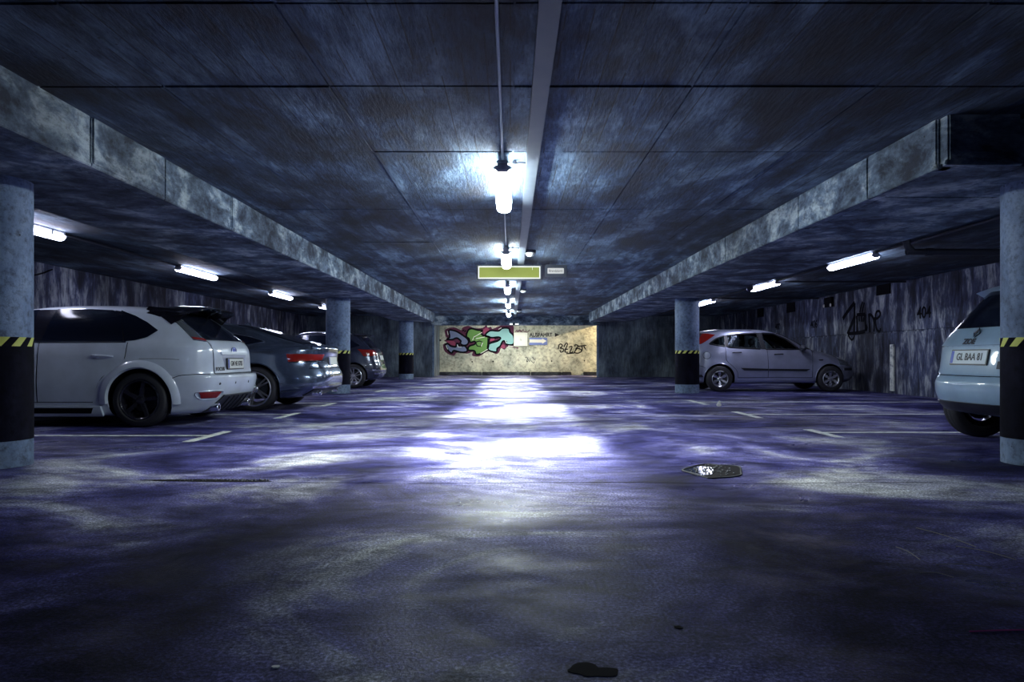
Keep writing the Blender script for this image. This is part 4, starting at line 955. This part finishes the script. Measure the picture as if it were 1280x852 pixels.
# ---- dark hatchback behind the second left column
Z = [(.20, -.30, 3.0, .76, 5, 4), (.23, -.50, 3.3, .85, 6, 4), (.34, -.62, 3.4, .885, 5, 4), (.46, -.67, 3.42, .895, 5, 4), (.60, -.645, 3.40, .90, 5, 4), (.72, -.60, 3.34, .90, 4.8, 3.6), (.86, -.565, 3.15, .89, 4.6, 3.5), (.97, -.53, 2.8, .865, 4.6, 3.6), (1.05, -.46, 2.42, .83, 4.6, 4),
     (1.18, -.34, 2.12, .77, 5, 4.3), (1.32, -.20, 1.82, .70, 5, 4.3), (1.41, -.10, 1.6, .64, 5, 4.3), (1.455, .05, 1.4, .54, 4, 4), (1.475, .35, 1.15, .38, 3, 3), (1.482, .65, .95, .12, 2.5, 2.5)]
Cc = Car('hatchback_car', (-4.14, 19.82, 0), math.pi, 'dark blue hatchback mostly hidden behind the second left column', Z, 'dark_blue_paint', 2.63, .315, ('ten', 'alloy', .235, .215), .89, .36)
fd = Cc.side('door', [(1.25, .32), (2.2, .32)], [(1.25, .95), (2.3, .95)], 'dark_blue_paint', .004); rd = Cc.side('door', [(.52, .32), (1.23, .32)], [(.2, .95), (1.23, .95)], 'dark_blue_paint', .004)
Cc.seam([(1.24, .3), (1.24, .95)]); Cc.seam([(.52, .3), (.45, .5), (.22, .72), (.18, .95)])
Cc.side('side_window', [(1.28, 1.0), (2.15, 1.0)], [(1.3, 1.38), (1.6, 1.36), (1.85, 1.24), (2.12, 1.04)], 'tinted_glass', .006, parent=fd)
Cc.side('side_window', [(.22, 1.0), (1.22, 1.0)], [(.3, 1.37), (.7, 1.39), (1.22, 1.39)], 'tinted_glass', .006, parent=rd)
Cc.side('quarter_window', [(-.14, 1.12), (.18, 1.01)], [(-.13, 1.14), (.24, 1.35)], 'tinted_glass', .006)
Cc.handle(.45, .88, rd, 'dark_blue_paint'); Cc.handle(1.45, .87, fd, 'dark_blue_paint'); Cc.mirror(2.05, 1.04, 'dark_blue_paint')
Cc.rear('rear_window', [(-.56, 1.06), (.56, 1.06)], [(-.50, 1.36), (.50, 1.36)], 'tinted_glass', .006)
Cc.rear('tail_light', [(.45, .86), (.92, .84)], [(.42, 1.0), (1.0, 1.02)], 'red_lens', .010, both=True)
Cc.rear('tailgate', [(-.50, .62), (.50, .62)], [(-.54, 1.04), (.54, 1.04)], 'dark_blue_paint', .005)
Cc.rear('bumper_trim', [(-.7, .36), (.7, .36)], [(-.72, .40), (.72, .40)], 'chrome', .012, nv=3)
Cc.rear('rear_reflector', [(.55, .46), (.8, .46)], [(.55, .50), (.8, .50)], 'chrome', .010, both=True, nv=2)
Cc.plate(.80, '', .50, .12, .012)
mb = MB(); rows = [[(.04, y, 1.45 - .05 * abs(y) ** 2), (-.16, y, 1.462 - .06 * abs(y) ** 2), (-.30, y, 1.43 - .06 * abs(y) ** 2), (-.14, y, 1.41 - .06 * abs(y) ** 2)] for y in np.linspace(-.60, .60, 15)]
mb.grid(rows, True); mb.add(rows[0], [(0, 1, 2, 3)]); mb.add(rows[-1], [(0, 1, 2, 3)]); mb.build('roof_spoiler', 'dark_blue_paint', Cc.t, True)
for sg in (1, -1): mb = MB(); mb.tube(smooth_pts([(.1, sg * .585, 1.43), (.3, sg * .585, 1.475), (1.2, sg * .58, 1.475), (1.5, sg * .575, 1.42)]), .014, 8); mb.build('roof_rail', 'alloy', Cc.t, True)
Cc.rear('windscreen', [(-.66, 1.04), (.66, 1.04)], [(-.54, 1.38), (.54, 1.38)], 'tinted_glass', .006, front=True)
Cc.finish()

# ---- silver hatchback on the right
Z = [(.20, -.30, 3.0, .74, 5, 4), (.23, -.52, 3.20, .80, 6, 4), (.32, -.64, 3.33, .835, 5, 4), (.45, -.69, 3.38, .85, 5, 3.6), (.58, -.69, 3.37, .855, 5, 3.4), (.66, -.66, 3.32, .855, 5, 3.2), (.76, -.625, 3.18, .85, 5, 3.0), (.86, -.605, 2.92, .845, 5, 3.0), (.94, -.59, 2.60, .835, 5, 3.2), (.99, -.575, 2.36, .82, 5, 3.8), (1.05, -.55, 2.18, .80, 5, 4.2),
     (1.18, -.49, 1.96, .755, 5, 4.4), (1.30, -.42, 1.72, .70, 5, 4.4), (1.39, -.36, 1.50, .645, 5, 4.4), (1.45, -.26, 1.28, .58, 4.6, 4.4), (1.485, .0, 1.08, .46, 4, 3.6), (1.50, .35, .80, .16, 2.5, 2.5)]
D = Car('hatchback_car', (4.94, 17.80, 0), 0, 'silver hatchback with six-spoke wheels parked by the right wall', Z, 'silver_paint', 2.615, .305, ('six', 'alloy', .195, .195), .845, .355, see_through=True)
fw_b, fw_t = [(1.08, 1.005), (1.90, 1.0)], [(1.03, 1.385), (1.33, 1.372), (1.62, 1.24), (1.88, 1.02)]
rw_b, rw_t = [(.20, 1.045), (.98, 1.01)], [(.22, 1.33), (.55, 1.37), (.93, 1.385)]
q_b, q_t = [(-.22, 1.125), (.0, 1.09), (.13, 1.065)], [(-.18, 1.17), (-.05, 1.26), (.14, 1.325)]
fd = D.side('door', [(1.14, .345), (2.16, .345)], [(1.14, .985), (2.22, .985)], 'silver_paint', .004); rd = D.side('door', [(.42, .345), (.62, .345), (1.12, .345)], [(.16, .74), (.15, 1.02), (1.12, .985)], 'silver_paint', .004)
D.seam([(1.13, .34), (1.13, .7), (1.11, .99)], .006); D.seam([(2.18, .34), (2.18, .6), (2.20, .85), (2.24, .98)], .006); D.seam([(.42, .34), (.40, .48), (.30, .60), (.17, .72), (.14, .85), (.14, 1.05)], .006); D.seam([(.42, .34), (1.2, .338), (2.18, .34)], .005)
D.seam([(-.50, .62), (-.40, .60), (-.33, .56)], .005)
D.side('side_window', fw_b, fw_t, 'clear_glass', .002, parent=fd, hole=True, trim=('black_plastic', .020)); D.side('side_window', rw_b, rw_t, 'clear_glass', .002, parent=rd, hole=True, trim=('black_plastic', .020))
D.side('quarter_window', q_b, q_t, 'clear_glass', .002, hole=True, trim=('black_plastic', .018))
D.side('door_pillar', [(.99, 1.0), (1.07, 1.0)], [(.94, 1.39), (1.02, 1.39)], 'black_plastic', .006, nu=4); D.side('door_pillar', [(.13, 1.06), (.20, 1.05)], [(.14, 1.33), (.22, 1.34)], 'black_plastic', .006, nu=4)
D.handle(.40, .925, rd, 'black_plastic', .20); D.handle(1.38, .885, fd, 'black_plastic', .20)
D.side('side_moulding', [(.56, .505), (1.12, .50)], [(.48, .565), (1.12, .545)], 'black_plastic', .018, nv=3, parent=rd); D.side('side_moulding', [(1.14, .50), (2.02, .485)], [(1.14, .545), (2.12, .535)], 'black_plastic', .018, nv=3, parent=fd)
M = None
mb = MB(); mb.tube([D.sh.side(-.29 + .085 * math.cos(a), .86 + .085 * math.sin(a), -1, 0) for a in np.linspace(0, 6.2832, 29)[:-1]], .0045, 5, closed=True); mb.build('fuel_flap', 'matte_black', D.t)
D.side('tail_light', [(-.51, 1.11), (-.39, 1.13), (-.25, 1.22), (-.08, 1.335)], [(-.505, 1.13), (-.40, 1.385), (-.24, 1.378), (-.07, 1.345)], 'red_lens', .008)
D.side('turn_signal', [(2.36, .735), (2.44, .735)], [(2.34, .76), (2.46, .765)], 'dark_metal', .010, nu=4, nv=2)
D.side('side_skirt', [(.42, .235), (2.22, .235)], [(.42, .285), (2.22, .285)], 'silver_paint', .016, nv=3)
D.side('headlight', [(2.88, .64), (3.16, .60)], [(2.86, .80), (3.10, .73)], 'clear_lens', .006)
D.seam([(2.72, .89), (2.86, .80), (3.05, .74), (3.2, .66)], .005); D.side('bumper_strip', [(2.98, .50), (3.22, .50)], [(2.98, .56), (3.22, .56)], 'black_plastic', .012, nv=2)
D.rear('rear_window', [(-.55, 1.07), (.55, 1.07)], [(-.47, 1.38), (.47, 1.38)], 'clear_glass', .004, hole=True, trim=('black_plastic', .02))
D.rear('windscreen', [(-.64, 1.01), (.64, 1.01)], [(-.52, 1.385), (.52, 1.385)], 'clear_glass', .004, front=True, hole=True, trim=('black_plastic', .02))
D.rear('bumper_strip', [(-.7, .50), (.7, .50)], [(-.7, .56), (.7, .56)], 'black_plastic', .012, nv=2)
D.plate(.80, '', .5, .11)
D.mirror(1.93, 1.03, 'dark_metal')
mb = MB(); mb.tube([(.55, 0, 1.49), (.95 - .70, 0, 1.62)][::-1] if False else [(1.12, 0, 1.47), (.78, 0, 1.66)], .006, 6); mb.build('roof_aerial', 'matte_black', D.t)
def seats(car, zs, xs_f, xs_r):
    for xx, ys_ in ((xs_f, (-.36, .36)), (xs_r, (-.42, 0, .42))):
        for yy_ in ys_:
            mb = MB(); mb.rbox((xx, yy_ - .22, zs), (xx + .50, yy_ + .22, zs + .16), .05)
            bm = bmesh.new(); bmesh.ops.create_cube(bm, size=1, matrix=Matrix.Diagonal((.14, .44, .62, 1))); bmesh.ops.bevel(bm, geom=bm.edges[:], offset=.05, segments=3, affect='EDGES')
            mb.bm(bm, Matrix.Translation((xx - .06, yy_, zs + .34)) @ Matrix.Rotation(R(-12), 4, 'Y')); o = mb.build('seat', 'seat_fabric', car.t, True)
            mb = MB(); bm = bmesh.new(); bmesh.ops.create_uvsphere(bm, u_segments=16, v_segments=10, radius=1); mb.bm(bm, Matrix.Translation((xx - .16, yy_, zs + .76)) @ Matrix.Diagonal((.07, .14, .10, 1)))
            for d in (-.06, .06): mb.tube([(xx - .15, yy_ + d, zs + .60), (xx - .16, yy_ + d, zs + .70)], .008, 6)
            mb.build('headrest', 'seat_fabric', o, True)
seats(D, .42, 1.05, .18)
mb = MB(); mb.rbox((1.75, -.68, .70), (2.15, .68, .96), .06); mb.build('dashboard', 'black_plastic', D.t, True)
mb = MB(); mb.tube([(1.66 + .05 * math.sin(a), -.0 + .36 + .18 * math.cos(a), .92 + .17 * math.sin(a)) for a in np.linspace(0, 6.2832, 25)[:-1]], .014, 8, closed=True); mb.build('steering_wheel', 'black_plastic', D.t, True)
mb = MB(); mb.box((-.5, -.74, .34), (2.3, .74, .40)); mb.rbox((-.46, -.66, .40), (-.05, .66, .93), .03); mb.build('cabin_floor', 'seat_fabric', D.t)
D.finish()

# ---- pale blue car at the right edge
Z = [(.26, -.25, 3.0, .72, 4, 4), (.29, -.48, 3.2, .79, 4.4, 4), (.36, -.59, 3.32, .83, 4.2, 4), (.46, -.645, 3.38, .86, 4, 4), (.56, -.655, 3.38, .87, 4, 4), (.62, -.635, 3.36, .868, 4, 4), (.68, -.595, 3.32, .865, 4.2, 3.6), (.80, -.565, 3.2, .86, 4.4, 3.5), (.92, -.54, 2.9, .85, 4.6, 3.5), (1.00, -.505, 2.6, .825, 4.6, 3.6), (1.08, -.45, 2.38, .78, 4.6, 4),
     (1.20, -.345, 2.16, .73, 4.6, 4.2), (1.34, -.225, 1.86, .67, 4.6, 4.2), (1.44, -.14, 1.62, .625, 4.6, 4.2), (1.50, -.06, 1.42, .55, 4, 4), (1.54, .25, 1.2, .40, 3, 3), (1.556, .55, .95, .14, 2.5, 2.5)]
E = Car('hatchback_car', (4.84, 6.70, 0), 0, 'pale blue small car seen from behind, half hidden by the right edge column', Z, 'pale_blue_paint', 2.59, .315, ('five', 'alloy', .21, .205), .86, .355)
fd = E.side('door', [(1.2, .34), (2.15, .34)], [(1.2, .98), (2.2, .98)], 'pale_blue_paint', .004); rd = E.side('door', [(.5, .34), (1.18, .34)], [(.2, .98), (1.18, .98)], 'pale_blue_paint', .004)
E.side('side_window', [(1.22, 1.04), (2.05, 1.04)], [(1.22, 1.42), (1.55, 1.38), (2.02, 1.07)], 'tinted_glass', .006, parent=fd); E.side('side_window', [(.12, 1.07), (1.18, 1.04)], [(.2, 1.38), (1.18, 1.43)], 'tinted_glass', .006, parent=rd)
E.handle(1.4, .9, fd, 'pale_blue_paint'); E.mirror(1.98, 1.05, 'pale_blue_paint')
E.rear('rear_window', [(-.66, 1.095), (.66, 1.095)], [(-.54, 1.455), (.54, 1.455)], 'tinted_glass', .006)
E.rear('pillar_trim', [(.67, 1.09), (.685, 1.09)], [(.55, 1.45), (.56, 1.45)], 'chrome', .008, both=True, nu=2)
E.rear('tailgate', [(-.64, .66), (.64, .66)], [(-.68, 1.06), (.68, 1.06)], 'pale_blue_paint', .005)
E.rseam([(-.70, 1.06), (-.69, .90), (-.655, .70), (-.60, .652), (0, .645), (.60, .652), (.655, .70), (.69, .90), (.70, 1.06)], .005)
E.rear('tail_light', [(.72, .88), (.95, .90)], [(.70, 1.00), (.86, 1.02)], 'clear_lens', .012, both=True)
E.rear('tailgate_trim', [(-.50, .925), (.50, .925)], [(-.44, .975), (.44, .975)], 'pale_blue_paint', .020, nv=3)
E.rseam([(-.53, .918), (0, .916), (.53, .918)], .005)
E.rseam([(-.56, .90), (-.50, .97), (-.40, 1.005), (0, 1.01), (.40, 1.005), (.50, .97), (.56, .90)], .004)
E.text('ZOE', .03, .953, .075, 'dark_metal', .026, 1.15, bold=.003)
E.rear('plate_recess', [(-.40, .725), (.40, .725)], [(-.46, .905), (.46, .905)], 'pale_blue_paint', -.003, nv=3)
E.plate(.815, 'GL BAA 81', .52, .125, .014, mat='galvanised', tsize=.095)
M = E.at_rear(0, 1.035, .010); mb = MB()
mb.prism([(-.035, 0), (0, .05), (.035, 0), (0, -.05)], lambda u, v: (u, v, 0), lambda u, v: (u, v, .012)); mb.bm_apply(M); dmb = mb.build('diamond_badge', 'dark_metal', E.t)
mb = MB(); mb.tube([(x, y, .012) for x, y in ((-.035, 0), (0, .05), (.035, 0), (0, -.05))], .005, 5, closed=True); mb.bm_apply(M); mb.build('badge_rim', 'chrome', dmb)
M = E.at_rear(-.42, .745, .008); mb = MB(); mb.rbox((-.035, -.035, 0), (.035, .035, .006), .003); mb.bm_apply(M); mb.build('square_badge', 'dark_metal', E.t)
E.rear('lower_grille', [(-.62, .31), (.62, .31)], [(-.70, .40), (.70, .40)], 'black_plastic', .010)
mb = MB(); rows = [[(.0, y, 1.515 - .10 * y * y), (-.12 + .10 * abs(y), y, 1.522 - .11 * y * y), (-.21 + .14 * abs(y), y, 1.498 - .11 * y * y), (-.10 + .08 * abs(y), y, 1.455 - .10 * y * y)] for y in np.linspace(-.585, .585, 15)]
mb.grid(rows, True); mb.add(rows[0], [(0, 1, 2, 3)]); mb.add(rows[-1], [(0, 1, 2, 3)]); mb.build('roof_spoiler', 'pale_blue_paint', E.t, True)
E.rear('windscreen', [(-.64, 1.06), (.64, 1.06)], [(-.54, 1.44), (.54, 1.44)], 'tinted_glass', .006, front=True)
E.finish()
